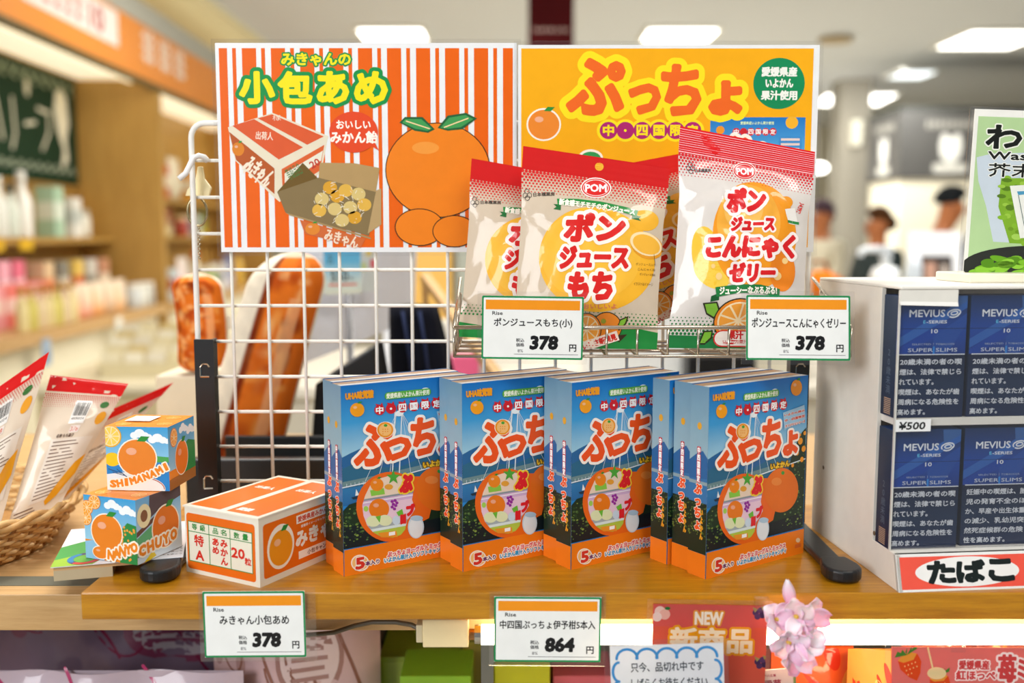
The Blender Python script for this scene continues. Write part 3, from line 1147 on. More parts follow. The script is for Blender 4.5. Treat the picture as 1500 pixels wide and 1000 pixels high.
p = at(1338, 340, 6.4)
person('person with short black hair and dark jacket bending forward before the dark kiosk', (p.x + .05, 6.4, 0), radians(75), 1.66, 'short', '#12161a', '#3a4a60', '#2a2e38', 1.0, 'fold')
p = at(1290, 350, 6.9)
person('person with tied brown hair and dark green top seen from the side', (p.x, 6.9, 0), radians(-70), 1.55, 'tied', '#4a2c14', '#17282a', '#22262c', .2, 'fold')
p = at(1206, 350, 7.6)
person('person in a pale top beside the right edge of the yellow poster', (p.x, 7.6, 0), radians(-60), 1.62, 'long', '#4c3a44', '#cfc9b4', '#3c3a3a', .2, 'fold')
p = at(1408, 380, 5.6)
person('person in a navy jacket half hidden behind the green poster', (p.x + .12, 5.6, 0), radians(80), 1.70, 'short', '#141414', '#1b2c44', '#20242c', .3, 'down')

# counter with a hand sanitiser bottle and a framed notice in front of the kiosk
t = thing('service_counter', 'long pale counter in the middle distance on the right', 'counter', (1.95, 4.6, 0))
MB().box(-.9, -.25, 0, 1.6, .35, 1.07, PAINT, '#ded8c6').build('body', t)
MB().box(-.92, -.27, 1.07, 1.62, .37, 1.10, PAINT, '#e9e5d8').build('top', t, bevel=.006)
p = at(1297, 385, 4.45)
t = thing('sanitiser_bottle', 'white pump bottle on the pale counter behind the cigarette case', 'bottle', (p.x, 4.45, 1.10))
MB().lathe([(.06, 0), (.065, .02), (.065, .12), (.05, .155), (.02, .165), (.02, .185)], PLAST, '#e4e8ea', 18).build('body', t, smooth=True)
b = MB().lathe([(.026, .185), (.026, .205), (.012, .21), (.012, .225)], PLAST, '#dfe6ec', 14)
b.build('collar', t, smooth=True)
b = MB().box(-.05, -.022, .222, .028, .022, .252, PLAST, '#dde4ec')
b.tube([(-.04, 0, .238), (-.095, 0, .236), (-.112, 0, .225), (-.114, 0, .205)], .014, PLAST, '#dde4ec', 10)
b.build('pump_head', t, bevel=.004)
p = at(1372, 372, 4.5)
t = thing('notice_stand', 'white framed notice standing on the pale counter by the pump bottle', 'notice', (p.x, 4.5, 1.118), radians(-8), rot=(radians(-8), 0, radians(-6)))
b = MB().box(-.115, -.004, 0, .115, .004, .30, PAINT, '#e9ebf0')
b.box(-.085, -.0055, .02, .075, -.004, .19, PAPER, '#37302e')
b.box(-.045, -.006, .02, .005, -.0055, .16, PAPER, '#b98f7c')
b.box(.03, -.006, .03, .05, -.0055, .15, PAPER, '#cfc0b4')
b.box(-.08, -.006, .10, -.055, -.0055, .18, PAPER, '#8a5a34')
b.build('panel', t)
MB().prism([(0, 0), (.09, 0), (0, .2)], -.01, .01, PAINT, '#d8dade', 'x').build('strut', t)
p = at(1350, 350, 4.7)
tag(MB().box(-.05, -.003, 0, .05, .003, .22, PAPER, '#eceef2').build('paper_sheet', loc=(p.x + .06, 4.62, 1.104), rot=(radians(-10), radians(-4), 0)), 'blank white sheet standing behind the framed notice', 'sheet')
p = at(1339, 392, 4.42)
tag(MB().lathe([(.03, 0), (.034, .01), (.034, .16), (.026, .2), (.012, .21)], PLAST, '#d2dbe6', 14).build('lotion_bottle', loc=(p.x, 4.42, 1.10), smooth=True), 'tall pale blue bottle between the pump bottle and the framed notice', 'bottle')
p = at(1198, 392, 4.5)
t = thing('orange_bag', 'orange cloth bag on the pale counter beside the wire rack', 'bag', (p.x, 4.5, 1.112))
MB().ball((0, 0, .06), .13, .09, .07, CLOTH, '#c96a14', 18, 10, fn=lambda p: 1 + .06 * sin(7 * p.x)).build('body', t, smooth=True)
MB().tube([(-.05, 0, .12), (-.02, 0, .17), (.03, 0, .17), (.05, 0, .12)], .008, CLOTH, '#8a4a10').build('handle', t, smooth=True)


# ================================================================ display counter
T = TABLE
YF = 0.821                                        # front edge of the honey board
t = thing('shelf_board', 'honey coloured wooden board that carries the candy boxes and racks', 'shelf', (0, 0, 0))
MB().box(-.368, YF, T - .0238, 1.05, 1.10, T, BOARD).build('board', t, bevel=.0012)
t = thing('counter', 'pale wooden counter under the honey coloured board', 'counter', (0, 0, 0))
MB().box(-1.3, .8828, T - .0587, 1.1, 1.62, T - .0243, BEECH).build('counter_top', t, bevel=.001)
MB().box(-1.28, .95, 0, -1.24, 1.6, T - .0585, BEECH).build('side_panel', t)
MB().box(1.06, .95, 0, 1.1, 1.6, T - .0585, BEECH).build('side_panel', t)
MB().box(-1.24, 1.56, 0, 1.06, 1.6, T - .0585, MATTE, '#a39a86').build('back_panel', t)
MB().box(-1.24, .86, T - .42, 1.06, 1.56, T - .40, BEECH).build('lower_shelf', t)
MB().box(-.03, .925, T - .40, -.018, .94, T - .0585, METAL, '#8a8a84').build('post', t)
b = MB().box(-1.29, .905, T - .0243, -.369, .93, T - .0237, MATTE, '#6b6a5c')
b.build('tape_strip', t)

# ---------------------------------------------------------------- under-shelf lamp
t = thing('strip_lamp', 'warm white strip lamp glowing under the board front', 'lamp', (0, .848, T - .048))
MB().box(-.078, -.012, -.007, -.038, .012, .0185, PLAST, '#e6d3a4').build('holder', t, bevel=.001)
MB().box(-.084, -.009, -.004, -.078, .009, .012, PLAST, '#cfc2a0').build('plug', t, bevel=.001)
MB().tube([(-.038, 0, 0), (-.033, 0, 0)], .005, METAL, '#b08050', 12).build('cap', t)
MB().tube([(-.033, 0, 0), (-.027, 0, 0)], .0085, METAL, '#b9b7b0', 14).build('cap', t)
MB().tube([(-.027, 0, 0), (.70, 0, 0)], .0088, TUBE, n=18).build('tube', t, smooth=True)
MB().box(-.03, .010, .010, .70, .030, .0185, PLAST, '#efe6cc').build('reflector', t)
tag(MB().tube([at(430, 931, .88), at(470, 928, .878), at(490, 926, .876), at(520, 916, .872), at(545, 911, .868), at(580, 911, .864), at(603, 915, .856), at(622, 925, .848)], .0022, RUBBER, '#5a5140', 8).build('lamp_cable', smooth=True),
    'grey cable looping under the board to the strip lamp', 'cable')

# ---------------------------------------------------------------- wire rack with feet and basket
GY = 1.01
gx0, gx1 = at(285, 350, GY).x, at(1185, 350, GY).x
zt = .4138
pit = (gx1 - gx0) / 17
rack = thing('wire_rack', 'white wire mesh rack on black feet with a wire basket', 'rack', (0, GY, T))
b = MB()
for i in range(1, 17):
    b.tube([(gx0 + pit * i, 0, .012), (gx0 + pit * i, 0, zt)], .0017, PAINT, '#eae6dc', 8)
for j in range(1, 11):
    b.tube([(gx0, .0034, zt - pit * j), (gx1, .0034, zt - pit * j)], .0017, PAINT, '#eae6dc', 8)
b.build('wire_mesh', rack, smooth=True)
r = .014
fp = []
for cx, cz, q in ((gx1 - r, zt - r, 0), (gx0 + r, zt - r, 1), (gx0 + r, .012 + r, 2), (gx1 - r, .012 + r, 3)):
    fp += [(cx + r * cos((q + k / 5) * pi / 2), 0, cz + r * sin((q + k / 5) * pi / 2)) for k in range(6)]
MB().tube(fp, .0028, PAINT, '#eceae4', 10, closed=True).build('frame', rack, smooth=True)
for ux in (-.3125, .2925):
    w = .0098
    b = MB()
    b.box(ux - w, -.0075, .008, ux + w, -.0035, .198, RUBBER, '#0d0f10')
    b.box(ux - w, -.0035, .008, ux - w + .003, .006, .198, RUBBER, '#0d0f10')
    b.box(ux + w - .003, -.0035, .008, ux + w, .006, .198, RUBBER, '#0d0f10')
    for z in (.166, .05):
        hook = [(ux - .004, -.0078, z - .006), (ux - .004, -.0078, z + .004), (ux - .002, -.0078, z + .007), (ux + .003, -.0078, z + .007), (ux + .005, -.0078, z + .004)]
        b.tube(hook, .0009, METAL, '#c9b8a0', 6)
        b.tube([(ux - .004, -.0078, z - .006), (ux + .005, -.0078, z - .006)], .0009, METAL, '#d9d4c8', 6)
    b.build('upright', rack)
    b = MB()
    b.box(ux - .0105, -.140, .001, ux + .0105, .02, .0085, RUBBER, '#15181b')
    cap = [(ux + .0165 * cos(a), -.1545 + .0165 * sin(a)) for a in [pi + pi * k / 12 for k in range(13)]] + [(ux + .0165, -.148), (ux + .0115, -.128), (ux - .0115, -.128), (ux - .0165, -.148)]
    b.prism(cap, .0015, .0125, RUBBER, '#15181b')
    b.build('foot', rack, bevel=.0025, seg=3)
# basket
BY = .888 - GY
bx0, bx1 = -.052, .304
zb, zr = .195, .221
b = MB()
wire, wc = .0013, '#cfc4b4'
n = 13
for i in range(n + 1):
    x = bx0 + (bx1 - bx0) * i / n
    b.tube([(x, BY, zr), (x, BY, zb), (x, -.003, zb), (x, -.003, zb + .05)], wire, METAL, wc, 6)
for y in (BY, BY * .66, BY * .33, -.004):
    b.tube([(bx0, y, zb), (bx1, y, zb)], wire * 1.2, METAL, wc, 6)
for x in (bx0, bx1):
    b.tube([(x, BY, zr), (x, -.003, zb + .065)], wire * 1.2, METAL, wc, 6)
    for k in range(1, 4):
        b.tube([(x, BY * k / 4, zb), (x, BY * k / 4, zr + (zb + .065 - zr) * (1 - k / 4))], wire, METAL, wc, 6)
b.tube([(bx0, BY, zr), (bx1, BY, zr)], wire * 1.4, METAL, wc, 8)
b.build('basket', rack, smooth=True)

# white hook and key ring on the rack's upper left corner
p = at(285, 232, GY)
b = MB().tube([at(262, 262, GY - .02), at(272, 254, GY - .018), at(279, 240, GY - .012), at(283, 231, GY - .008), at(291, 228, GY - .005), at(299, 230, GY - .001), at(304, 236, GY + .002)], .0028, PLAST, '#eeeeee', 8)
tag(b.build('rack_hook', smooth=True), 'white plastic hook hung over the upper left corner of the wire rack', 'hook')
t = thing('key_ring_charm', 'cream charm with steel key ring hanging on the wire rack', 'key ring', at(290, 270, GY + .012))
o0 = at(290, 270, GY + .012)
def rel(px, py, dy=0.0):
    return at(px, py, GY + .012 + dy) - o0
b = MB().prism([(q.x, q.z) for q in (rel(297, 244), rel(300, 262), rel(310, 275), rel(306, 288), rel(272, 287), rel(275, 278), rel(287, 262), rel(290, 244))], -.002, .002, PLAST, '#efdfae', 'y')
b.build('charm', t, bevel=.0008)
c = rel(289, 310)
MB().tube([(c.x + .0098 * cos(k * pi / 12), c.y, c.z + .0145 * sin(k * pi / 12)) for k in range(24)], .0013, METAL, '#a89a78', 8, closed=True).build('ring', t, smooth=True)
b = MB()
for k in range(14):
    q = rel(291 + (k % 2) * 1.5, 334 + k * 3.4)
    b.ball(q, .0011, .0009, .0016, METAL, '#b5ab95', 6, 5)
b.build('chain', t, smooth=True)


# ================================================================ laminated posters
def poster(name, label, px0, py0, px1, py1, Y, margin):
    tl, br = at(px0, py0, Y), at(px1, py1, Y)
    w, h = br.x - tl.x, tl.z - br.z
    t = thing(name, label, 'poster', (tl.x, Y, br.z))
    m = margin
    MB().box(-m, .0001, -m, w + m, .0007, h + m, CLEAR).build('laminate', t)
    b = MB().box(0, -.0006, 0, w, .0000, h, LAM, '#eceef0')
    return t, b, w, h


t, b, w, h = poster('poster', 'orange and white striped laminated poster showing a candy carton', 315, 63, 757, 369, GY - .0055, .004)
a = Art(w, h, box=(315, 63, 757, 369))
OR = '#e86200'
for k in range(-1, 11):
    x = 354.1 + 42.5 * k
    for s0, s1 in ((x, x + 20.8), (x + 28.3, x + 33.8)):
        s0, s1 = max(s0, 320.3), min(s1, 751)
        if s1 > s0:
            a.rect(s0, 70.5, s1, 362, OR, 1)
gr, ye = '#0f8f45', '#fbe312'
a.text('みきゃんの', 412, 78, 513, 95, ye, 4, bold=.045, out=[(.13, gr)])
for ch, x0, x1 in (('小', 350, 399), ('包', 407, 454), ('あ', 464, 508), ('め', 519, 565)):
    a.text(ch, x0 + 1, 106, x1, 149, ye, 6, bold=.06, out=[(.13, gr)])
def Q(x, y):
    return (320 + x / 4.76, 160 + y / 4.76)
def qp(*pts, col, L):
    a.poly([Q(*p) for p in pts], col, L)
qp((50, 118), (365, 18), (755, 180), (745, 215), (700, 430), (400, 640), (365, 610), (95, 350), col='#e6dcc4', L=2)
qp((82, 108), (235, 62), (575, 258), (402, 343), col='#da5a2c', L=3)
qp((262, 56), (362, 28), (722, 182), (605, 240), col='#da5a2c', L=3)
qp((58, 150), (370, 405), (365, 585), (100, 345), col='#b4561f', L=3)
qp((420, 410), (725, 240), (690, 420), (425, 590), col='#d8612c', L=3)
qp((440, 440), (715, 280), (700, 350), (440, 520), col='#e8e4d2', L=4)
a.text('出荷人', *Q(245, 150), *Q(365, 205), '#f4dcc8', 4, bold=.02, rot=-4)
a.text('様', *Q(365, 32), *Q(425, 72), '#f4dcc8', 4)
a.text('みきゃん', *Q(150, 360), *Q(360, 500), '#f3e4cf', 4, bold=.03, rot=-38)
mandarin(a, *Q(118, 270), 9, 10, 4, '#d9811f')
a.text('等級品名', *Q(450, 385), *Q(560, 470), '#3f7a3c', 5, rot=28)
a.text('20', *Q(620, 345), *Q(690, 395), '#c0392b', 5, bold=.03, rot=28)
qp((385, 570), (570, 365), (690, 490), (540, 560), col='#6d5420', L=5)
qp((690, 365), (930, 368), (1112, 402), (1082, 575), (680, 480), col='#b39461', L=5)
qp((385, 570), (680, 470), (1085, 570), (1030, 880), (540, 750), (440, 715), col='#85714a', L=5)
qp((1020, 865), (1085, 560), (1122, 545), (1118, 800), col='#b99c6c', L=6)
qp((440, 715), (1040, 890), (1045, 905), (470, 735), col='#a98e5e', L=7)
qp((540, 765), (1005, 900), (970, 965), (575, 865), col='#cf6a35', L=7)
a.text('みきゃん', *Q(715, 858), *Q(955, 945), '#f2ddc6', 8, bold=.03, rot=-15)
mandarin(a, *Q(630, 830), 11, 9, 8, '#e0872c')
rnd = random.Random(3)
for x, y in ((760, 540), (870, 560), (960, 585), (700, 620), (790, 690), (900, 680), (680, 700), (840, 770), (930, 750), (810, 600), (1000, 660)):
    a.ell(*Q(x, y), 10.5, 9.5, rnd.choice(['#e0b24a', '#d9a02c', '#d8c07a', '#c8a75a']), 6)
    for _ in range(5):
        X, Y_ = x + rnd.uniform(-60, 60), y + rnd.uniform(-50, 50)
        a.line([Q(X, Y_), Q(X + rnd.uniform(-35, 35), Y_ + rnd.uniform(-25, 25))], .0005, '#efe9d6', 7)
RB = '#e2491f'
a.ell(516, 192, 36, 30, RB, 7)
a.poly([(538, 210), (553, 219), (546, 205)], RB, 7)
a.text('おいしい', 491, 175, 541, 187, '#fff6ea', 8, bold=.035)
a.text('みかん飴', 482, 191, 551, 208, '#fff6ea', 8, bold=.04)
# plain mandarins where the poster shows its orange figure
a.ell(640, 248, 78, 70, '#3a2a14', 7, n=48)
a.ell(640, 248, 76.6, 68.6, '#ee8219', 8, n=48)
a.ell(622, 215, 20, 9, '#f29a3c', 9)
a.poly([(640, 186), (655, 168), (682, 164), (698, 172), (676, 188), (655, 190)], '#1f5f35', 9)
a.poly([(644, 186), (657, 171), (681, 167), (693, 173), (674, 185), (656, 187)], '#3f9a52', 10)
a.line([(650, 185), (685, 172)], .0012, '#f0d6a0', 11)
a.poly([(636, 188), (618, 170), (592, 170), (584, 178), (606, 190), (626, 193)], '#1f5f35', 9)
a.poly([(632, 187), (616, 173), (593, 173), (588, 178), (607, 187), (625, 190)], '#3f9a52', 10)
a.line([(628, 187), (594, 176)], .0012, '#f0d6a0', 11)
a.ell(612, 332, 37, 28, '#3a2a14', 9, n=40)
a.ell(612, 332, 35.6, 26.6, '#ee8219', 10, n=40)
a.ell(664, 338, 33, 24, '#3a2a14', 11, n=40)
a.ell(664, 338, 31.6, 22.6, '#ee8219', 12, n=40)
a.emit(b, LAM, flat((0, -.0006, 0), (1, 0, 0), (0, 0, 1)))
b.build('print', t)

t, b, w, h = poster('poster', 'golden yellow laminated poster with orange rounded lettering', 759, 66, 1191, 369, GY - .0085, .004)
a = Art(w, h, box=(759, 66, 1191, 369))
a.rect(763.5, 71, 1182.5, 362, '#f6ae0c', 1)
oc, oy = '#f0691f', '#fbe21c'
for ch, x0, y0, x1, y1 in (('ぷ', 830, 87, 911, 166), ('っ', 919, 123, 963, 165), ('ち', 966, 95, 1021, 167), ('ょ', 1035, 119, 1080, 166)):
    a.text(ch, x0 + 2, y0 + 2, x1 - 2, y1 - 2, oc, 4, bold=.06 if ch in 'ぷち' else .1, out=[(.13 if ch in 'ぷち' else .22, oy)])
for k in range(6):
    a.ell(889.5 + 24.3 * k, 189.6, 17, 16.5, oy, 2)
for k, ch in enumerate('中・四国限定'):
    a.ell(889.5 + 24.3 * k, 189.6, 12.6, 12.6, '#b0236f', 3)
    if ch == '・':
        a.ell(889.5 + 24.3 * k, 189.6, 2, 2, oy, 4)
    else:
        a.text(ch, 882 + 24.3 * k, 182, 897 + 24.3 * k, 197, oy, 4, bold=.05)
a.ell(1134, 121.5, 37, 37, '#0e8a55', 2, n=48)
a.text('愛媛県産', 1109, 98, 1159, 111, '#f2f4ec', 3, bold=.05)
a.text('いよかん', 1115, 115, 1154, 127, '#f2f4ec', 3, bold=.05)
a.text('果汁使用', 1109, 132, 1160, 145, '#f2f4ec', 3, bold=.05)
a.ell(796, 181, 25, 24, '#fdf4e4', 2)
mandarin(a, 796, 181, 22.5, 21.5, 3, '#ee8a2c')
a.ell(864, 230, 18, 13, '#fdf4e4', 2)
a.ell(864, 231, 15, 10.5, '#2f9a52', 3)
a.grad(1036.5, 170.4, 1173.6, 250, [(0, '#1e78c8'), (.6, '#4fa4dc'), (1, '#7fc0e6')], 2)
a.text('愛媛県産いよかん果汁使用', 1080, 176.5, 1128, 181, '#d8f0c0', 3, bold=.03)
for k, ch in enumerate('中●四国限定'):
    a.ell(1074 + k * 10.6, 191.5, 5.3, 5.6, '#d02530', 3)
    if k != 1:
        a.text(ch, 1070.5 + k * 10.6, 188, 1077.5 + k * 10.6, 195, '#ffffff', 4, bold=.03)
a.ell(1051, 189, 6, 6, '#f09a2c', 3)
a.ell(1154, 178, 9, 9, '#f6b52c', 3)
a.rect(1136, 198, 1169, 222, '#3f8fd0', 3, rad=.001)
for k in range(3):
    a.rect(1139, 201 + k * 7, 1166, 204.5 + k * 7, '#e8d2cc', 4)
a.text('ぷっ', 1060, 200, 1120, 240, '#f0591c', 5, bold=.07, out=[(.13, '#fff4e8')])
a.poly([(1169, 352), (1174, 336), (1180, 352)], '#fbe9a0', 2)
a.rect(1150, 300, 1180, 306, '#fbd03c', 2)
a.emit(b, LAM, flat((0, -.0006, 0), (1, 0, 0), (0, 0, 1)))
b.build('print', t)


# ================================================================ price cards
def price_card(label, cx, cy, Y, w, h, roll, yaw, name, nbox, price, margin=(.004, .004, .004, .004), tilt=0.0):
    """nbox: fractions of the card that the product name fills"""
    c = at(cx, cy, Y)
    t = thing('price_card', label, 'price card', c, rot=(radians(tilt), radians(roll), radians(yaw)), group='shelf price cards')
    a = Art(w, h, box=(0, 0, 150, 95))
    a.rect(0, 0, 150, 95, '#16894e', 0, rad=.0012)
    a.rect(2.6, 2.8, 147.4, 92.2, '#eef0ee', 1, rad=.0008)
    a.rect(5.6, 6, 144.6, 20.5, '#f0951a', 2)
    a.text('Rise', 15.5, 23.2, 30.5, 28.6, '#2c2c2c', 2, bold=.03)
    a.text(name, nbox[0] * 150, nbox[1] * 95, nbox[2] * 150, nbox[3] * 95, '#1c1c1e', 2, bold=.02)
    a.text('税込', 51, 63.5, 63, 69, '#26262a', 2, bold=.02)
    a.text('価格', 51, 70.5, 63, 76, '#26262a', 2, bold=.02)
    a.text('8%', 53.5, 80, 61.5, 84.5, '#4a4a50', 2)
    a.text(price, 73, 60.5, 112, 79, '#161618', 2, bold=.085, shear=.08)
    a.text('円', 130, 72, 140, 82.5, '#1c1c1e', 2, bold=.03)
    a.rect(48, 87, 143, 87.7, '#55565a', 2)
    b = MB().box(-w / 2, -.0004, -h / 2, w / 2, .0004, h / 2, LAM, '#eef0ee')
    a.emit(b, LAM, flat((-w / 2, -.0004, -h / 2), (1, 0, 0), (0, 0, 1)))
    b.build('print', t)
    l, r_, u, d = margin
    MB().box(-w / 2 - l, .0005, -h / 2 - d, w / 2 + r_, .0011, h / 2 + u, CLEAR).build('sleeve', t)
    return t


price_card('green edged price card 378 for the mochi bags, clipped to the wire basket', 780, 480, .884, .0905, .0565, .8, 0, 'ポンジュースもち(小)', (.12, .35, .89, .50), '378')
price_card('green edged price card 378 for the jelly bag, at the right end of the basket', 1169, 480, .879, .0915, .0575, .3, -2, 'ポンジュースこんにゃくゼリー', (.055, .35, .955, .50), '378', tilt=-8)
price_card('green edged price card 378 below the orange and white carton', 373, 914, YF - .0025, .0868, .0582, -.4, 0, 'みきゃん小包あめ', (.16, .36, .84, .50), '378', (.004, .009, .003, .004))
price_card('green edged price card 864 below the blue candy boxes', 802, 921.5, YF - .0025, .0912, .0575, .4, 0, '中四国ぷっちょ伊予柑5本入', (.055, .36, .945, .49), '864')


# ================================================================ blue candy boxes
BW, BD, BH = .131, .022, .172


def candy_box_mesh():
    b = MB()
    b.box(0, 0, 0, BW, BD, BH - .0006, CARTON, '#d9d4c8')
    a = Art(BW, BH, quad=[(265, 110), (690, 65), (695, 820), (275, 937)])
    a.pan([(0, 0), (BW, 0), (BW, BH), (0, BH)], '#2a8ad2', 0)
    mm = lambda x, y: a.T((x, y))
    def G(y0, y1, c0, c1, L):                         # printed colour bands, heights from the top in mm
        a.raw([(0, BH - y0 / 1000), (BW, BH - y0 / 1000), (BW, BH - y1 / 1000), (0, BH - y1 / 1000)], [(0, 3, 2, 1)], None, L, [c0, c0, c1, c1])
    G(0, 34, '#1170c4', '#3f9edb', 1)
    G(34, 66, '#3f9edb', '#a8d4e8', 1)
    G(66, 92, '#3a79a8', '#2f6f9c', 1)
    G(88, 108, '#3580b8', '#2a6ba8', 1)
    P = lambda *pts: [(x / 1000, BH - y / 1000) for x, y in pts]
    a.pan(P((0, 64), (8, 61), (18, 58), (30, 63), (44, 70), (60, 73), (80, 69), (96, 66), (110, 70), (130, 62), (130, 90), (0, 90)), '#2c67a0', 2)
    a.pan(P((0, 74), (14, 70), (34, 77), (56, 80), (80, 74), (104, 72), (130, 74), (130, 90), (0, 92)), '#2f6a8c', 3)
    a.pan(P((0, 86), (40, 84), (90, 80), (130, 77), (130, 81), (90, 84), (40, 88), (0, 90)), '#6f8f94', 4)
    # bridge
    white = '#dfeaf2'
    a.seg_strip(P((0, 91), (66, 87), (130, 80)), .0011, white, 5)
    for dx in (0, 7):
        a.seg_strip(P((53 + dx, 24), (49 + dx, 91)), .0012, white, 5)
    for q in (8, 20, 33):
        a.seg_strip(P((54, 30), (54 - q, 90)), .0004, white, 5)
        a.seg_strip(P((60, 30), (60 + q, 86)), .0004, white, 5)
    for x in range(4, 40, 4):
        a.seg_strip(P((x, 88), (x, 91)), .0004, white, 5)
    # ship
    a.pan(P((8, 101), (20, 100), (18, 103), (10, 103)), '#23384c', 6)
    a.pan(P((12, 100), (13, 94), (16, 100)), '#eef4f8', 6)
    # trees
    rnd = random.Random(5)
    a.pan(P((0, 112), (6, 107), (14, 106), (24, 110), (34, 118), (60, 128), (90, 120), (104, 96), (110, 76), (118, 62), (124, 54), (130, 50), (130, 147), (0, 147)), '#1d3320', 5)
    a.pan(P((0, 128), (30, 126), (60, 136), (130, 132), (130, 147), (0, 147)), '#141f24', 6)
    for _ in range(230):
        x = rnd.uniform(0, 34) if rnd.random() < .5 else rnd.uniform(100, 130)
        y = rnd.uniform(110, 144) if x < 40 else rnd.uniform(58, 146)
        if x > 40 and y < 58 + (130 - x) * 1.9:
            continue
        c = rnd.choice(['#4f6e35', '#6f8f3c', '#38592e', '#88a04a', '#274528', '#5a7a4a'])
        s = rnd.uniform(.5, 1.7)
        px_, py_ = x / 1000, BH - y / 1000
        a.pan([(px_ + s / 1000 * cos(q * 1.256 + x), py_ + s / 1000 * .7 * sin(q * 1.256 + x)) for q in range(5)], c, 7)
    for x, y, r in ((122, 62, 3.4), (127, 70, 3), (118, 73, 2.4), (125, 80, 2.6), (121, 56, 1.6), (128, 55, 2), (112, 84, 2)):
        a.pan([((x + r * cos(k * .5)) / 1000, BH - (y + r * sin(k * .5)) / 1000) for k in range(13)], '#f09a1e', 8)
    # clouds
    for x, y, s in ((84, 11.5, 3.6), (57, 30, 3.4)):
        a.pan([((x + s * 1.3 * cos(k * .45)) / 1000, BH - (y + s * .8 * sin(k * .45)) / 1000) for k in range(14)], '#eef6fb', 8)
    # lettering
    a.text('UHA味覚糖', 281, 138, 374, 160, '#f2a01e', 8, bold=.06)
    a.rect(412, 140, 566, 152, '#5bb043', 8, rad=.003)
    a.text('愛媛県産いよかん果汁使用', 418, 144, 560, 149, '#f4fae6', 9, bold=.03)
    for k, ch in enumerate('中●四国限定'):
        cx, cy = 395 + k * 38, 214 - k * 5.2
        a.ell(cx, cy, 17.5, 22, '#cf1f2b', 8)
        a.poly([(cx - 14, cy - 26), (cx + 3, cy - 22), (cx + 8, cy - 32), (cx + 12, cy - 15), (cx - 8, cy - 12)], '#cf1f2b', 8)
        if k == 1:
            a.ell(cx, cy, 4, 5, '#ffffff', 9)
        else:
            a.text(ch, cx - 12, cy - 13, cx + 12, cy + 14, '#ffffff', 9, bold=.04)
    mandarin(a, 320, 213, 24, 30, 8, '#f6a21c')
    mandarin(a, 639, 117, 24, 34, 9, '#f19422')
    a.pan([(x, y) for x, y in [mm(585, 222), mm(676, 190), mm(684, 250), mm(594, 296)]], '#9fc9e4', 9)
    for k, s in enumerate(('いよかん味の', '中・四国限定', 'オリジナルシリーズ')):
        a.text(s, 591 + k * 3, 224 + k * 23, 677 + k * 2, 212 + k * 23 + 10, '#d5402f', 11, bold=.05, rot=4, out=[(.12, '#fdf2ea')])
    vo, wh = '#f4561a', '#fff6ee'
    a.text('ぷ', 312, 292, 436, 436, vo, 11, bold=.055, out=[(.075, wh)])
    a.text('っ', 408, 347, 496, 415, vo, 11, bold=.10, out=[(.13, wh)])
    a.text('ち', 503, 258, 578, 396, vo, 11, bold=.055, out=[(.075, wh)])
    a.text('ょ', 594, 308, 650, 392, vo, 11, bold=.08, out=[(.10, wh)])
    a.ell(413, 299, 29, 35, '#fff6ee', 12)
    a.ell(413, 299, 27, 33, '#f59a1e', 13)
    a.ell(413, 299, 21, 26, '#fbc277', 14)
    for k in range(7):
        a.ell(405 + (k % 3) * 8, 296 + (k // 3) * 10, 1.8, 2.4, '#ee8a1c', 15)
    a.ell(414, 280, 6, 6, '#4aa43a', 15)
    a.text('いよかん', 541, 440, 621, 448, '#f7c52a', 10, bold=.08, out=[(.16, '#7a5a12')])
    # window ring and sweets behind it
    a.ell(432, 632, 116, 152, '#ee6a1c', 9, n=44, rot=0)
    a.poly([(505, 500), (560, 500), (575, 600), (560, 680), (530, 700), (520, 760), (480, 775)], '#ee6a1c', 9)
    win = [(345, 585), (362, 540), (392, 510), (432, 495), (476, 500), (505, 520), (508, 560), (503, 600), (513, 640), (500, 668), (486, 690), (480, 730), (466, 752), (440, 765), (400, 762), (372, 742), (352, 712), (340, 670), (336, 625)]
    a.poly(win, '#e9dbe8', 10)
    def band(y0, y1, col, L):
        pts = [mm(*p) for p in win]
        ya, yb = mm(420, y0)[1], mm(420, y1)[1]
        for lim, sg in ((ya, 1), (yb, -1)):
            out = []
            for i in range(len(pts)):
                p, q = pts[i - 1], pts[i]
                da, db = (lim - p[1]) * sg, (lim - q[1]) * sg
                if (da >= 0) != (db >= 0):
                    k = da / (da - db)
                    out.append((p[0] + (q[0] - p[0]) * k, p[1] + (q[1] - p[1]) * k))
                if db >= 0:
                    out.append(q)
            pts = out
        a.pan(pts, col, L)
    band(490, 582, '#f0d9c4', 11)
    band(582, 590, '#8f9aa4', 12)
    band(590, 612, '#d9b6da', 11)
    band(612, 700, '#efcfe2', 11)
    band(700, 716, '#a9b7bd', 12)
    band(716, 728, '#dff0f0', 12)
    band(728, 770, '#b9cf4c', 11)
    band(596, 600, '#fbf6fb', 12)  # gloss on the wrapped sweet, put into the colour as a pale strip
    mandarin(a, 385, 535, 22, 28, 13, '#f08a1e')
    a.poly([(362, 560), (408, 550), (412, 576), (366, 585)], '#8ccc4a', 13)
    a.text('ぷ', 464, 500, 502, 560, '#e3242b', 14, bold=.10, out=[(.1, '#f6d23a')])
    a.ell(425, 545, 14, 12, '#e9a43a', 13)
    mandarin(a, 392, 640, 34, 44, 13, '#ee7f1c', leaf=False)
    a.ell(372, 694, 24, 24, '#e6eec0', 14)
    a.ell(412, 690, 24, 24, '#e6eec0', 14)
    a.poly([(380, 674), (398, 668), (394, 700)], '#6fbf3c', 15)
    for x, y in ((436, 608), (446, 604), (452, 614), (440, 620), (448, 626), (436, 632), (444, 640)):
        a.ell(x, y, 5.5, 6.5, '#9a2fa0', 13)
    a.text('ブ', 486, 625, 510, 662, '#e3242b', 14, bold=.12)
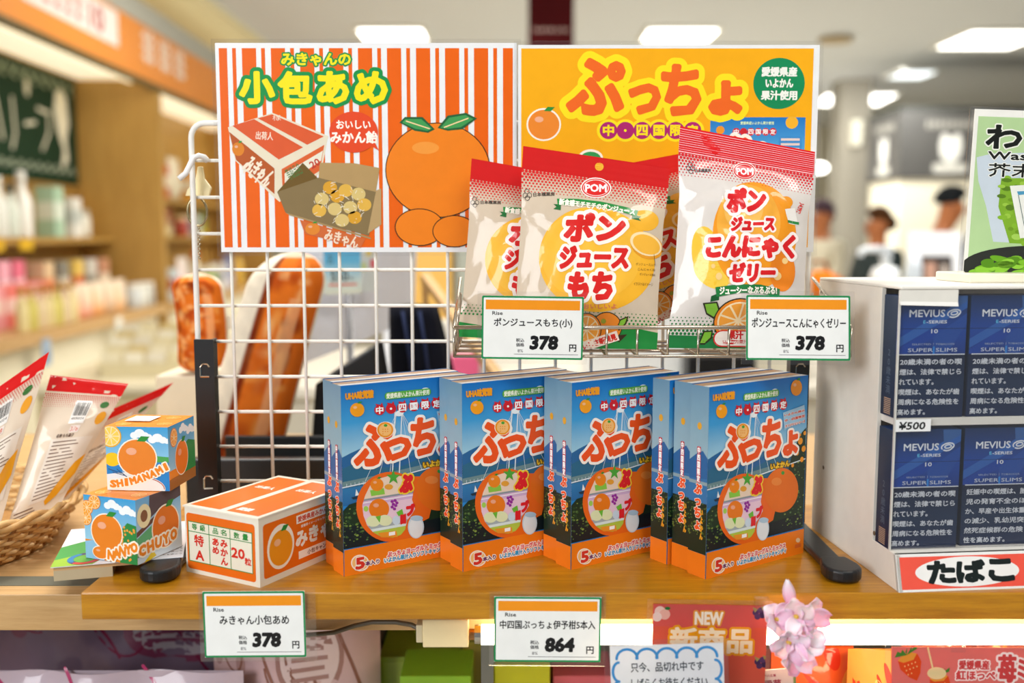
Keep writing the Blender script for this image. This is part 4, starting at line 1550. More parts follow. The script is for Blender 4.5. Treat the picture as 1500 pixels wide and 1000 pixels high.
    a.text('ー', 466, 668, 480, 700, '#e3242b', 14, bold=.12)
    a.ell(450, 690, 13, 20, '#cfe2f2', 13)
    a.ell(348, 640, 8, 12, '#a6d65a', 13)
    a.poly([(450, 655), (470, 640), (474, 664), (458, 672)], '#6fbf3c', 13)
    a.poly([(388, 745), (450, 735), (455, 762), (400, 764)], '#f09a2e', 13)
    a.rect(425, 742, 446, 752, '#ffffff', 14)
    star = []
    for k in range(10):
        r = 30 if k % 2 == 0 else 12
        star.append((440 + r * .82 * sin(k * pi / 5), 503 - r * 1.15 * cos(k * pi / 5)))
    a.poly(star, '#4fa83a', 14)
    a.ell(590, 552, 73, 95, '#e9711a', 11, n=44)
    a.ell(568, 515, 22, 17, '#ef8a3a', 12)
    a.ell(594, 478, 7, 8, '#3f9a3c', 12)
    # small bottle
    a.ell(516, 718, 27, 50, '#cfe0ec', 12)
    a.ell(516, 720, 23, 44, '#e9f1f6', 13)
    a.ell(518, 680, 21, 12, '#b3cfe4', 14)
    # orange foot band
    a.poly([(275, 822), (695, 716), (695, 830), (275, 945)], '#f58218', 10)
    a.text('ぷっちょヨーグルトミックス', 420, 829, 616, 798, '#e05a6a', 13, bold=.06, out=[(.16, '#fff4ea')])
    a.text('いよかん果汁入りソフトキャンディ', 410, 855, 620, 818, '#3a9fd6', 13, bold=.06, out=[(.16, '#fff4ea')])
    a.ell(328, 876, 31, 36, '#fff6ea', 12)
    a.ell(328, 876, 27, 31, '#f7c27a', 13)
    a.text('5', 314, 858, 342, 896, '#d9362a', 15, bold=.08, out=[(.08, '#fff6ea')])
    a.text('本入り', 346, 870, 393, 876, '#6a2a6a', 14, bold=.06, out=[(.18, '#fff6ea')])
    a.ell(670, 766, 9, 10, '#f6cfa2', 12)
    a.rect(658, 785, 684, 794, '#e06a2a', 12)
    a.emit(b, CARTON, flat((0, 0, 0), (1, 0, 0), (0, 0, 1)))
    # narrow left side
    s = Art(BD, BH, box=(0, 0, 22, 168))
    s.grad(0, 0, 22, 70, [(0, '#6d93ae'), (.5, '#86a9bb'), (1, '#9dbcc8')], 0)
    s.rect(0, 66, 22, 104, '#3b76ad', 1)
    s.poly([(0, 66), (8, 60), (16, 56), (22, 62), (22, 80), (0, 82)], '#2f66a0', 2)
    s.rect(0, 83, 22, 86, '#8fa6b0', 3)
    s.rect(0, 102, 22, 147, '#1d2d1f', 2)
    for _ in range(70):
        x, y, q = rnd.uniform(0, 22), rnd.uniform(102, 132), rnd.uniform(.5, 1.5)
        s.poly([(x + q * cos(k * 1.256), y + q * .7 * sin(k * 1.256)) for k in range(5)], rnd.choice(['#4f6e35', '#6f7f3c', '#38592e', '#7a8a3a', '#5a5a24']), 3)
    s.ell(11.5, 35, 2.6, 3.2, '#e3a52c', 2)
    s.rect(9.4, 53, 13.6, 58, '#d02530', 4)
    s.text('\n'.join('中四国限定'), 9.8, 53.5, 13.2, 84, '#ffffff', 5, bold=.04, out=[(.10, '#c7303a')])
    s.text('\n'.join('ぷっちょ'), 7, 86, 15.5, 126, '#f4561a', 6, bold=.06, out=[(.05, '#fff0e4')])
    s.text('\n'.join('いよかん'), 14.6, 108, 18, 134, '#f0a52a', 6, bold=.05)
    s.rect(0, 147, 22, 168, '#f07c1a', 5)
    s.emit(b, CARTON, flat((0, BD, 0), (0, -1, 0), (0, 0, 1)))
    # right side and back share the sky and orange band
    r = Art(BD, BH, box=(0, 0, 22, 168))
    r.grad(0, 0, 22, 147, [(0, '#2f7fc0'), (.4, '#7fb4d0'), (1, '#1d2d1f')], 0)
    r.rect(0, 147, 22, 168, '#f07c1a', 1)
    r.emit(b, CARTON, flat((BW, 0, 0), (0, 1, 0), (0, 0, 1)))
    k = Art(BW, BH, box=(0, 0, 130, 168))
    k.rect(0, 0, 130, 147, '#2f7fc0', 0)
    k.rect(0, 147, 130, 168, '#f07c1a', 0)
    k.emit(b, CARTON, flat((BW, BD, 0), (-1, 0, 0), (0, 0, 1)))
    # top flap: pale board strip in front, tan inside of the flap behind
    b.box(.0004, .0004, BH - .0006, BW - .0004, .0075, BH, CARTON, '#dfe2e4')
    b.box(.0004, .0082, BH - .0006, BW - .0004, BD - .0014, BH - .0001, CARTON, '#b58a62')
    b.box(.0004, BD - .0011, BH - .0006, BW - .0004, BD - .0002, BH + .0004, CARTON, '#2a6fb4')
    return b


def gloss_sticks(parent):
    """glossy wrapped sweets seen through the window, standing slightly proud of the print"""


cb = candy_box_mesh()
first = None
stacks = [((504, 844), 2, 'beside the orange and white carton'),
          ((678, 837), 2, 'second from the left'),
          ((836, 834), 2, 'third from the left'),
          ((1033, 848), 3, 'beside the black rack upright')]
ANG = radians(34.0)
for si, ((px, py), n, where) in enumerate(stacks):
    p = on(px, py, T)
    for j in range(n):
        off = j * (BD + .0024)
        sh = (0, .0035, -.001)[j]
        loc = (p.x - sin(ANG) * off + cos(ANG) * sh, p.y + cos(ANG) * off + sin(ANG) * sh, T)
        lab = ('front blue candy box of the stack ' if j == 0 else ('second blue candy box of the stack ' if j == 1 else 'rearmost blue candy box of the stack ')) + where
        rz = ANG + radians((0, .25, -.1)[j] + (0, -.6, .4, .6)[si])
        if first is None:
            first = cb.build('candy_box', loc=loc, rotz=rz)
            tag(first, lab, 'candy box', 'blue candy boxes on the honey board')
        else:
            o = first.copy()
            COL.objects.link(o)
            o.location, o.rotation_euler = loc, (0, 0, rz)
            o['label'] = lab

# ================================================================ orange and white carton
CW, CD, CH = .0885, .124, .0625
CA = radians(-28.9)
c0 = on(273.5, 836.5, T)
t = thing('candy_carton', 'orange and white candy carton with a red and green grade table on its end', 'carton', (c0.x, c0.y, T), CA)
b = MB().box(0, 0, 0, CW, CD, CH - .002, CARTON, '#ece6d6')
a = Art(CW, CH, quad=[(40, 265), (648, 380), (648, 948), (45, 805)])
a.rect(54, 330, 616, 905, '#ea6d16', 1, rad=.003)
a.rect(70, 400, 592, 833, '#efe9d6', 2)
g, rd = '#2f8a3c', '#d8301f'
for pts in (((70, 400), (592, 506)), ((72, 478), (591, 586)), ((74, 715), (592, 833))):
    a.line(pts, .0007, g, 3)
for pts in (((70, 400), (74, 715)), ((237, 436), (242, 753)), ((411, 470), (414, 792)), ((592, 506), (592, 833))):
    a.line(pts, .0007, g, 3)
a.text('等', 100, 420, 140, 476, g, 3, bold=.03)
a.text('級', 165, 430, 207, 488, g, 3, bold=.03)
a.text('品', 270, 458, 313, 512, g, 3, bold=.03)
a.text('名', 335, 470, 382, 526, g, 3, bold=.03)
a.text('数', 443, 495, 488, 552, g, 3, bold=.03)
a.text('量', 514, 508, 560, 566, g, 3, bold=.03)
a.text('特', 117, 510, 192, 612, rd, 3, bold=.035)
a.text('A', 127, 636, 190, 720, rd, 3, bold=.06)
a.text('あ\nめ', 265, 540, 316, 672, rd, 3, bold=.05)
a.text('み\nか\nん', 332, 555, 388, 765, rd, 3, bold=.05)
a.text('20', 421, 618, 526, 716, rd, 3, bold=.055)
a.text('粒', 529, 702, 580, 770, rd, 3, bold=.04)
a.emit(b, CARTON, flat((0, 0, 0), (1, 0, 0), (0, 0, 1)))
a = Art(CD, CH, box=(0, 0, 124, 60.5))
a.rect(5, 8, 119, 55, '#ee7014', 1, rad=.003)
a.ell(27, 32, 17.5, 19.5, '#fdf4e6', 2)
mandarin(a, 27, 33, 15, 15.5, 3, '#f39a1e')
a.rect(48, 10.5, 104, 18, '#fdf4ea', 2)
a.text('愛媛県産みかんあめ', 50, 11.8, 102, 16.8, '#d8482a', 3, bold=.03)
a.text('愛媛県イメージキャラクター', 54, 20, 96, 22.5, '#fdf4ea', 3, bold=.02)
a.text('みきゃん', 47, 25, 112, 39, '#fdf6ec', 3, bold=.06)
a.rect(50, 43, 112, 50, '#fdf4ea', 2)
a.text('小包キャンディー', 62, 44.5, 104, 48.8, '#7a4a2a', 3, bold=.03)
a.emit(b, CARTON, flat((CW, 0, 0), (0, 1, 0), (0, 0, 1)))
b.build('carton_body', t, bevel=.0008)
lid = MB().box(-.0008, -.0012, CH - .002, CW + .0008, CD + .0005, CH - .0006, CARTON, '#efe9da')
a = Art(CW + .0016, CD, box=(0, 0, 90, 124))
a.rect(4.5, 4, 40.5, 119, '#ee7014', 1, rad=.001)
a.rect(48, 4, 85.5, 119, '#ee7014', 1, rad=.001)
a.text('出荷人', 12, 38, 34, 46, '#fdf4ea', 2, bold=.04)
a.text('出荷人', 56, 30, 78, 38, '#fdf4ea', 2, bold=.04)
a.text('愛媛', 53, 104, 68, 112, '#fdf4ea', 2, bold=.06)
a.emit(lid, CARTON, flat((-.0008, -.0012, CH - .0006), (1, 0, 0), (0, 1, 0)))
lid.build('lid', t, bevel=.0005)

# ================================================================ booklet and the two printed cubes
f0, f1 = on(75, 834, T + .012) + Vector((0, .004, 0)), on(262, 821, T + .012) + Vector((0, .009, 0))
ang = atan2(f1.y - f0.y, f1.x - f0.x)
bw = (f1 - f0).length
t = thing('booklet', 'stapled booklet with a green and white cover under the two cubes', 'booklet', (f0.x, f0.y, T + .0092), ang)
b = MB().box(0, 0, 0, bw, .115, .0035, PAPER, '#c9a070')
b.build('pages', t)
b = MB().box(-.002, -.002, .0035, bw + .001, .116, .0041, PAPER, '#dfe3ea')
a = Art(bw + .003, .118, box=(0, 0, 130, 118))
a.poly([(0, 118), (0, 96), (30, 80), (52, 96), (40, 118)], '#8fb832', 1)
a.poly([(0, 60), (30, 40), (30, 84), (0, 98)], '#3f9a4a', 1)
a.ell(30, 100, 17, 17, '#4a3a6a', 2)
a.ell(30, 100, 11, 11, '#5aa03a', 3)
a.arc(30, 100, 14, 14, 0, 120, .005, '#c8402e', 3)
a.arc(30, 100, 14, 14, 150, 240, .005, '#2a7ab0', 3)
a.poly([(78, 112), (96, 108), (97, 114), (80, 117)], '#c22a2a', 2)
for k in range(4):
    a.text('のまちを歩こう', 100, 82 + 8 * k, 128, 86 + 8 * k, '#4a4a52', 2)
a.emit(b, PAPER, flat((-.002, -.002, .0041), (1, 0, 0), (0, 1, 0)))
b.build('cover', t)
MB().box(.0, .0, -.0092, bw * .45, .07, 0, PAPER, '#b9a98a').build('inner_pages', t)

CU = .0585
CZ = T + .0139


def sky_sea(a, sea=True):
    a.grad(0, 0, 60, 42, [(0, '#3d9fd8'), (1, '#9fd2ee')], 0)
    if sea:
        a.rect(0, 30, 60, 60, '#2f86cc', 1)
        a.poly([(30, 30), (46, 27), (60, 28), (60, 33), (30, 33)], '#4fa552', 2)
        for k in range(5):
            a.line([(6 + 9 * k, 36 + (k % 3) * 6), (14 + 9 * k, 36 + (k % 3) * 6)], .0005, '#bfe0f4', 2)
    for x, y in ((33, 6), (50, 10)):
        for dx, dy, r in ((-5, 2, 4), (0, 0, 5), (5, 2, 4), (9, 3, 3)):
            a.ell(x + dx, y + dy, r, r * .8, '#f3f8fb', 2)


def letters(a, s, x0, y0, x1, y1, h, arc=0.0, L=7):
    n = len(s)
    for k, ch in enumerate(s):
        u = k / (n - 1)
        x, y = x0 + (x1 - x0) * u, y0 + (y1 - y0) * u - arc * (u * u)
        wd = h * (.35 if ch == 'I' else .85)
        a.text(ch, x - wd / 2, y - h / 2, x + wd / 2, y + h / 2, '#ef8a1e', L, bold=.10, out=[(.2, '#fdf3e2')], rot=(5 if k % 2 else -5) + 30 * u * (arc > 0))


cubes = [('printed cube box lettered SHIMANAMI, on top of the other cube', on(158, 718, CZ + CU), on(249, 720, CZ + CU), CZ + CU + .0006, 'SHIMANAMI', ''),
         ('printed cube box lettered NANYO and CHUYO, under the other cube', on(125, 816, CZ), on(202, 827.5, CZ), CZ, 'NANYO', 'CHUYO')]
for idx, (lab, pl, pr, z, s1, s2) in enumerate(cubes):
    ang = atan2(pr.y - pl.y, pr.x - pl.x)
    org = Vector((pr.x, pr.y, z)) - Vector((cos(ang), sin(ang), 0)) * CU
    t = thing('cube_box', lab, 'box', org, ang, 'printed cube boxes on the booklet')
    b = MB().box(0, 0, 0, CU, CU, CU, CARTON, '#f09028')
    a = Art(CU, CU, box=(0, 0, 60, 60))
    if idx == 0:
        sky_sea(a)
        slice_fruit(a, 5, 9, 10.5, 10.5, 3, '#f3b52a', '#f9d25a')
        a.ell(6, 31, 7.5, 6.5, '#f2c81c', 3)
        a.poly([(0, 45), (24, 42), (44, 54), (44, 60), (0, 60)], '#e9eef2', 3)
        for k in range(4):
            a.line([(2 + 4 * k, 40 + 3 * (k % 2)), (14 + 3 * k, 44 + 2 * k)], .0006, '#3a4a6a', 4)
        a.ell(30, 58, 26, 12, '#f2ece6', 4)
        a.arc(30, 58, 25, 11, 180, 360, .0008, '#b84a3a', 5)
        a.ell(30, 29, 19.2, 18.2, '#fdf3e2', 4)
        mandarin(a, 30, 29, 18, 17, 5, '#e9862c')
        letters(a, s1, 6, 54, 57, 50, 6.2, arc=13)
    else:
        sky_sea(a, False)
        a.rect(0, 50, 22, 60, '#b0722c', 1)
        for dx, dy in ((4, 12), (13, 6), (2, 22)):
            slice_fruit(a, dx, dy, 7, 7, 3)
        a.poly([(40, 60), (42, 30), (50, 22), (60, 24), (60, 60)], '#2f8a45', 3)
        rnd = random.Random(9)
        for _ in range(26):
            a.ell(rnd.uniform(43, 59), rnd.uniform(26, 59), 1.2, 1.2, '#f0a03a', 4)
        a.poly([(0, 44), (10, 42), (18, 46), (22, 60), (0, 60)], '#8fc2e6', 2)
        a.ell(26, 33, 18.7, 17.7, '#fdf3e2', 4)
        mandarin(a, 26, 33, 17.5, 16.5, 5, '#ec8526')
        a.ell(18, 53, 10, 6.5, '#fdf3e2', 3)
        mandarin(a, 18, 53, 9, 5.6, 6, '#ec8526', leaf=False)
        letters(a, s1, 30, 54, 57, 44, 8)
    a.emit(b, CARTON, flat((0, 0, 0), (1, 0, 0), (0, 0, 1)))
    a = Art(CU, CU, box=(0, 0, 60, 60))
    if idx == 0:
        sky_sea(a, False)
        a.poly([(22, 60), (30, 26), (44, 20), (60, 24), (60, 60)], '#2f8a45', 3)
        for _ in range(30):
            a.ell(rnd.uniform(36, 59), rnd.uniform(26, 58), 1.2, 1.2, '#f2c08a', 4) if idx else None
        slice_fruit(a, 12, 12, 8, 9, 3)
        a.ell(28, 34, 15, 17, '#fdf3e2', 4)
        mandarin(a, 28, 34, 14, 16, 5, '#ec7f1e')
        a.rect(0, 50, 60, 60, '#a86a2c', 3)
    else:
        a.grad(0, 0, 60, 60, [(0, '#6fb4e4'), (1, '#dfeaf2')], 0)
        a.poly([(18, 0), (60, 0), (60, 10), (30, 16), (16, 22)], '#5a4a50', 2)
        a.poly([(0, 36), (26, 26), (28, 44), (0, 54)], '#5fae7a', 2)
        a.poly([(0, 30), (30, 18), (30, 22), (0, 35)], '#6a4434', 3)
        a.ell(10, 17, 9, 11, '#f3e6b8', 3)
        a.ell(10, 17, 4.5, 5.5, '#8a5a3c', 4)
        a.ell(38, 34, 19, 21, '#fdf3e2', 4)
        mandarin(a, 38, 34, 17.6, 19.6, 5, '#e8781e')
        letters(a, s2, 6, 48, 48, 45, 9)
        a.poly([(8, 60), (20, 52), (24, 58), (16, 60)], '#f2d02c', 3)
    a.emit(b, CARTON, flat((CU, 0, 0), (0, 1, 0), (0, 0, 1)))
    a = Art(CU, CU, box=(0, 0, 60, 60))
    a.rect(0, 0, 60, 60, '#f08e22', 0)
    for x, y in ((12, 48), (30, 30), (46, 14), (50, 44)):
        slice_fruit(a, x, y, 8, 8, 1, '#ee7f14', '#f6a640', '#f9c67a')
    a.emit(b, CARTON, flat((0, 0, CU), (1, 0, 0), (0, 1, 0)))
    b.build('box_body', t, bevel=.0006)
    if idx == 0:
        MB().box(.008, .022, CU + .0011, .032, .046, CU + .0014, PAPER, '#f2f2f0').build('price_sticker', t)


# ================================================================ candy bags
class Bag:
    """pillow bag: art on the front, spans measured corners"""

    def __init__(s, TL, TR, BL, bulge, seal_t, seal_b, seed=0, wr=.0012, waist=.03, BR=None):
        ex = TR - TL
        s.w = ex.length
        ex.normalize()
        ez = TL - BL
        ez = ez - ex * ez.dot(ex)
        s.h = ez.length
        ez.normalize()
        n = ez.cross(ex)                      # points away from the viewer when x is right and z is up
        s.M = Matrix.Translation(TL - ez * s.h) @ Matrix((ex, n, ez)).transposed().to_4x4()
        q = s.M.inverted() @ BR - Vector((s.w, 0, 0)) if BR else Vector((0, 0, 0))
        s.dbr = Vector((q.x, q.y, q.z))
        s.dbl = s.M.inverted() @ BL
        s.bulge, s.st, s.sb, s.wr, s.waist = bulge, seal_t, seal_b, wr, waist
        r = random.Random(seed)
        s.k = [(r.uniform(18, 60), r.uniform(-50, 50), r.uniform(0, 6.3), r.uniform(.4, 1)) for _ in range(5)]
        s.creases = [(r.uniform(.1, .9), r.uniform(.25, .95), r.uniform(-1.2, 1.2), r.uniform(.3, 1)) for _ in range(9)]

    def prof(s, x, y):
        u = x / s.w * 2 - 1
        e = min((y - s.sb) / .04, (s.h - s.st - y) / .045)
        e = max(0.0, min(1.0, e))
        e = e * e * (3 - 2 * e)
        return s.bulge * e * max(0, 1 - abs(u) ** 2.6), e, u

    def lean(s, x, y):
        f = 1 - y / s.h
        u = x / s.w
        return s.dbl * (f * (1 - u)) + s.dbr * (f * u)

    def front(s, x, y, L):
        b, e, u = s.prof(x, y)
        q = 0.0
        for kx, ky, ph, am in s.k:
            q += am * sin(kx * 2 * x * 3 + ky * 2 * y + ph)
        cr = 0.0
        for cx, cy, sl, am in s.creases:
            dx, dy = x - cx * s.w, y - cy * s.h
            d = (dx * sl + dy) / sqrt(1 + sl * sl)
            al = (dx - dy * sl) / sqrt(1 + sl * sl)
            cr += am * math.exp(-(d / .0055) ** 2) * math.exp(-(al / .03) ** 2)
        z = b + e * (s.wr * q * .35 - s.wr * 1.6 * cr) * max(0, 1 - u * u * .9)
        if y > s.h - s.st:
            z += .00022 * sin((s.h - y) * 2 * pi / .0021)
        if y < s.sb:
            z += .0002 * sin(y * 2 * pi / .0024)
        xx = s.w / 2 + (x - s.w / 2) * (1 - s.waist * e)
        return Vector((xx, -z - L * .00012 - .0002, y)) + s.lean(x, y)

    def back(s, x, y):
        b, e, u = s.prof(x, y)
        return Vector((s.w / 2 + (x - s.w / 2) * (1 - s.waist * e), b * .55 + .0003, y)) + s.lean(x, y)

    def build(s, name, label, cat, art, parts, group=None, back_col='#efe6da', cut=.003):
        t = bpy.data.objects.new(name, None)
        COL.objects.link(t)
        t.matrix_world = s.M
        tag(t, label, cat, group)
        b = MB()
        art.emit(b, FILM, s.front, (cut, cut))
        n, m = 24, 32
        vs = [s.back(s.w * i / n, s.h * j / m) for j in range(m + 1) for i in range(n + 1)]
        fs = [(j * (n + 1) + i, (j + 1) * (n + 1) + i, (j + 1) * (n + 1) + i + 1, j * (n + 1) + i + 1) for j in range(m) for i in range(n)]
        b.add(vs, fs, FILM, back_col)
        o = b.build('film', t, smooth=True)
        return t


def mochi_art(w, h):
    a = Art(w, h, quad=[(262, 42), (912, 139), (855, 944), (208, 938)])
    a.img = True
    a.pan([(0, 0), (w, 0), (w, h), (0, h)], '#d2c0a9', 0)
    a.raw([(0, h - .022), (w, h - .022), (w, h), (0, h)], [(0, 1, 2, 3)], '#cf0c0c', 1)
    nx = 40
    for j in range(8):
        r = (.0017 - .00015 * j)
        for i in range(nx):
            x = w * (i + (.5 if j % 2 else 0) + .25) / nx
            y = h - .0235 - j * .0028
            a.pan([(x + r * cos(k * pi / 3), y + r * sin(k * pi / 3)) for k in range(6)], '#d8201c', 2)
    a.ell(602, 237, 68, 50, '#fbf3ee', 3)
    a.ell(602, 237, 63, 45, '#dc1a18', 4)
    a.ell(602, 237, 57, 40, '#fbf3ee', 5)
    a.ell(602, 237, 54, 37, '#dc1a18', 6)
    a.text('POM', 556, 220, 648, 255, '#ffffff', 7, bold=.05)
    a.ell(618, 138, 19, 19, '#f4b42c', 3)
    for cx, cy in ((266, 268), (288, 268), (277, 250), (277, 280)):
        a.line([(cx + 12 * cos(k * pi / 3 + pi / 6), cy + 12 * sin(k * pi / 3 + pi / 6)) for k in range(6)], .0005, '#4a4038', 3, closed=True)
    a.text('日本橋菓房', 308, 258, 412, 276, '#4a4038', 3, bold=.02)
    # mandarin circle and slices
    a.ell(595, 560, 262, 228, '#f6b62a', 1, n=48, rot=8)
    a.ell(570, 545, 225, 196, '#f8bd38', 2, n=48, rot=8)
    a.ell(815, 385, 58, 48, '#f7b731', 2)
    a.ell(822, 498, 72, 56, '#e89c22', 3, rot=20)
    a.ell(818, 490, 70, 50, '#fbe2b0', 4, rot=20)
    a.ell(820, 492, 60, 41, '#f6b83c', 5, rot=20)
    # ribbon
    gr = '#1b8a3c'
    a.poly([(405, 315), (440, 318), (438, 345), (404, 338), (418, 328)], '#0f6a2c', 3)
    a.poly([(760, 360), (798, 370), (788, 380), (798, 390), (758, 382)], '#0f6a2c', 3)
    a.poly([(422, 290), (520, 292), (620, 304), (720, 324), (785, 342), (778, 370), (715, 352), (618, 332), (520, 320), (425, 322)], gr, 4)
    a.text('新食感モチモチのポンジュース', 432, 312, 772, 342, '#fbf6e6', 5, bold=.05, rot=-7.5)
    rd, wh = '#db1f1b', '#fff4ec'
    a.text('ポン', 465, 366, 722, 480, rd, 6, bold=.075, out=[(.14, wh)], shear=.12)
    a.text('ジュース', 440, 510, 740, 598, rd, 6, bold=.075, out=[(.14, wh)], shear=.10)
    a.text('もち', 480, 624, 668, 735, rd, 6, bold=.075, out=[(.14, wh)], shear=.10)
    a.line([(852, 528), (858, 580)], .0003, '#5a3a1a', 4)
    for k, s_ in enumerate(('ポンジュース入り', 'こんにゃく粉', 'ポンジュース風味')):
        a.text(s_, 775 + 8 * k, 574 + 22 * k, 858, 586 + 22 * k, '#6a4a20', 4)
    a.text('イラストはイメージ', 765, 660, 848, 673, '#6a4a20', 4)
    a.text('おいしいよ', 545, 755, 690, 775, '#e27a5a', 3, bold=.03)
    # fruit drawing at the foot
    dk = '#3a2a12'
    a.ell(648, 850, 66, 62, dk, 3)
    a.ell(648, 850, 62, 58, '#f08a1e', 4)
    a.ell(634, 826, 11, 10, '#9aa02c', 5)
    a.poly([(690, 850), (705, 818), (742, 804), (732, 836), (700, 866)], dk, 4)
    a.poly([(697, 848), (708, 823), (734, 812), (726, 834), (702, 858)], '#7fb832', 5)
    a.poly([(680, 885), (735, 880), (700, 915)], dk, 4)
    a.ell(560, 860, 66, 68, dk, 5)
    slice_fruit(a, 560, 860, 62, 64, 6)
    a.poly([(505, 925), (690, 865), (702, 905), (520, 965)], '#fbe9dc', 9)
    a.text('おいしさ新発見', 515, 902, 692, 930, '#d92a1c', 10, bold=.05, rot=17)
    a.raw([(0, 0), (w, 0), (w, .017), (w * .75, .0235), (w * .5, .011), (w * .25, .012), (0, .016)], [(0, 1, 2, 3, 4, 5, 6)], '#1b8438', 2)
    for j in range(4):
        r = (.0006 + .0002 * (3 - j))
        for i in range(34):
            x, y = w * (i + (.5 if j % 2 else 0) + .25) / 34, .025 + .0032 * j
            a.pan([(x + r * cos(k * pi / 3), y + r * sin(k * pi / 3)) for k in range(6)], '#1b8438', 2)
    return a


def zq2(x, y, Y):
    return at(680 + x / 3.031, 200 + y / 3.031, Y)


bg_ = Bag(zq2(262, 42, .955), zq2(912, 139, .945), zq2(208, 938, .917), .013, .021, .010, 1, .0011, BR=zq2(855, 944, .914))
mochi = bg_.build('candy_bag', 'front red topped mochi bag with a mandarin disc in the wire basket', 'candy bag', mochi_art(bg_.w, bg_.h), None, 'red topped bags in the wire basket')
m2 = dup(mochi, 'red topped mochi bag half hidden behind the left edge of the front bag')
def frame(TL, TR, BL, k=1.0):
    ex = (TR - TL).normalized()
    ez = TL - BL
    ez = (ez - ex * ez.dot(ex)).normalized()
    n = ez.cross(ex)
    return Matrix.Translation(TL - ez * bg_.h * k) @ Matrix((ex, n, ez)).transposed().to_4x4() @ Matrix.Diagonal((1, 1, k, 1))
m3 = dup(mochi, 'red topped mochi bag seen between the front mochi bag and the jelly bag')

_foot = [Vector(v.co) for v in mochi.children[0].data.vertices]
for m_, cs in ((m2, (at(691, 232, .985), at(893, 268, .975), at(712, 506, .955))), (m3, (at(800, 262, .999), at(1002, 224, .995), at(822, 486, .972)))):
    for q in range(30):                              # slightly slumped bags that stand on the basket floor
        mw = frame(*cs, 1 - .01 * q)
        if min((mw @ v).z for v in _foot) > T + .1980:
            break
    m_.matrix_world = mw


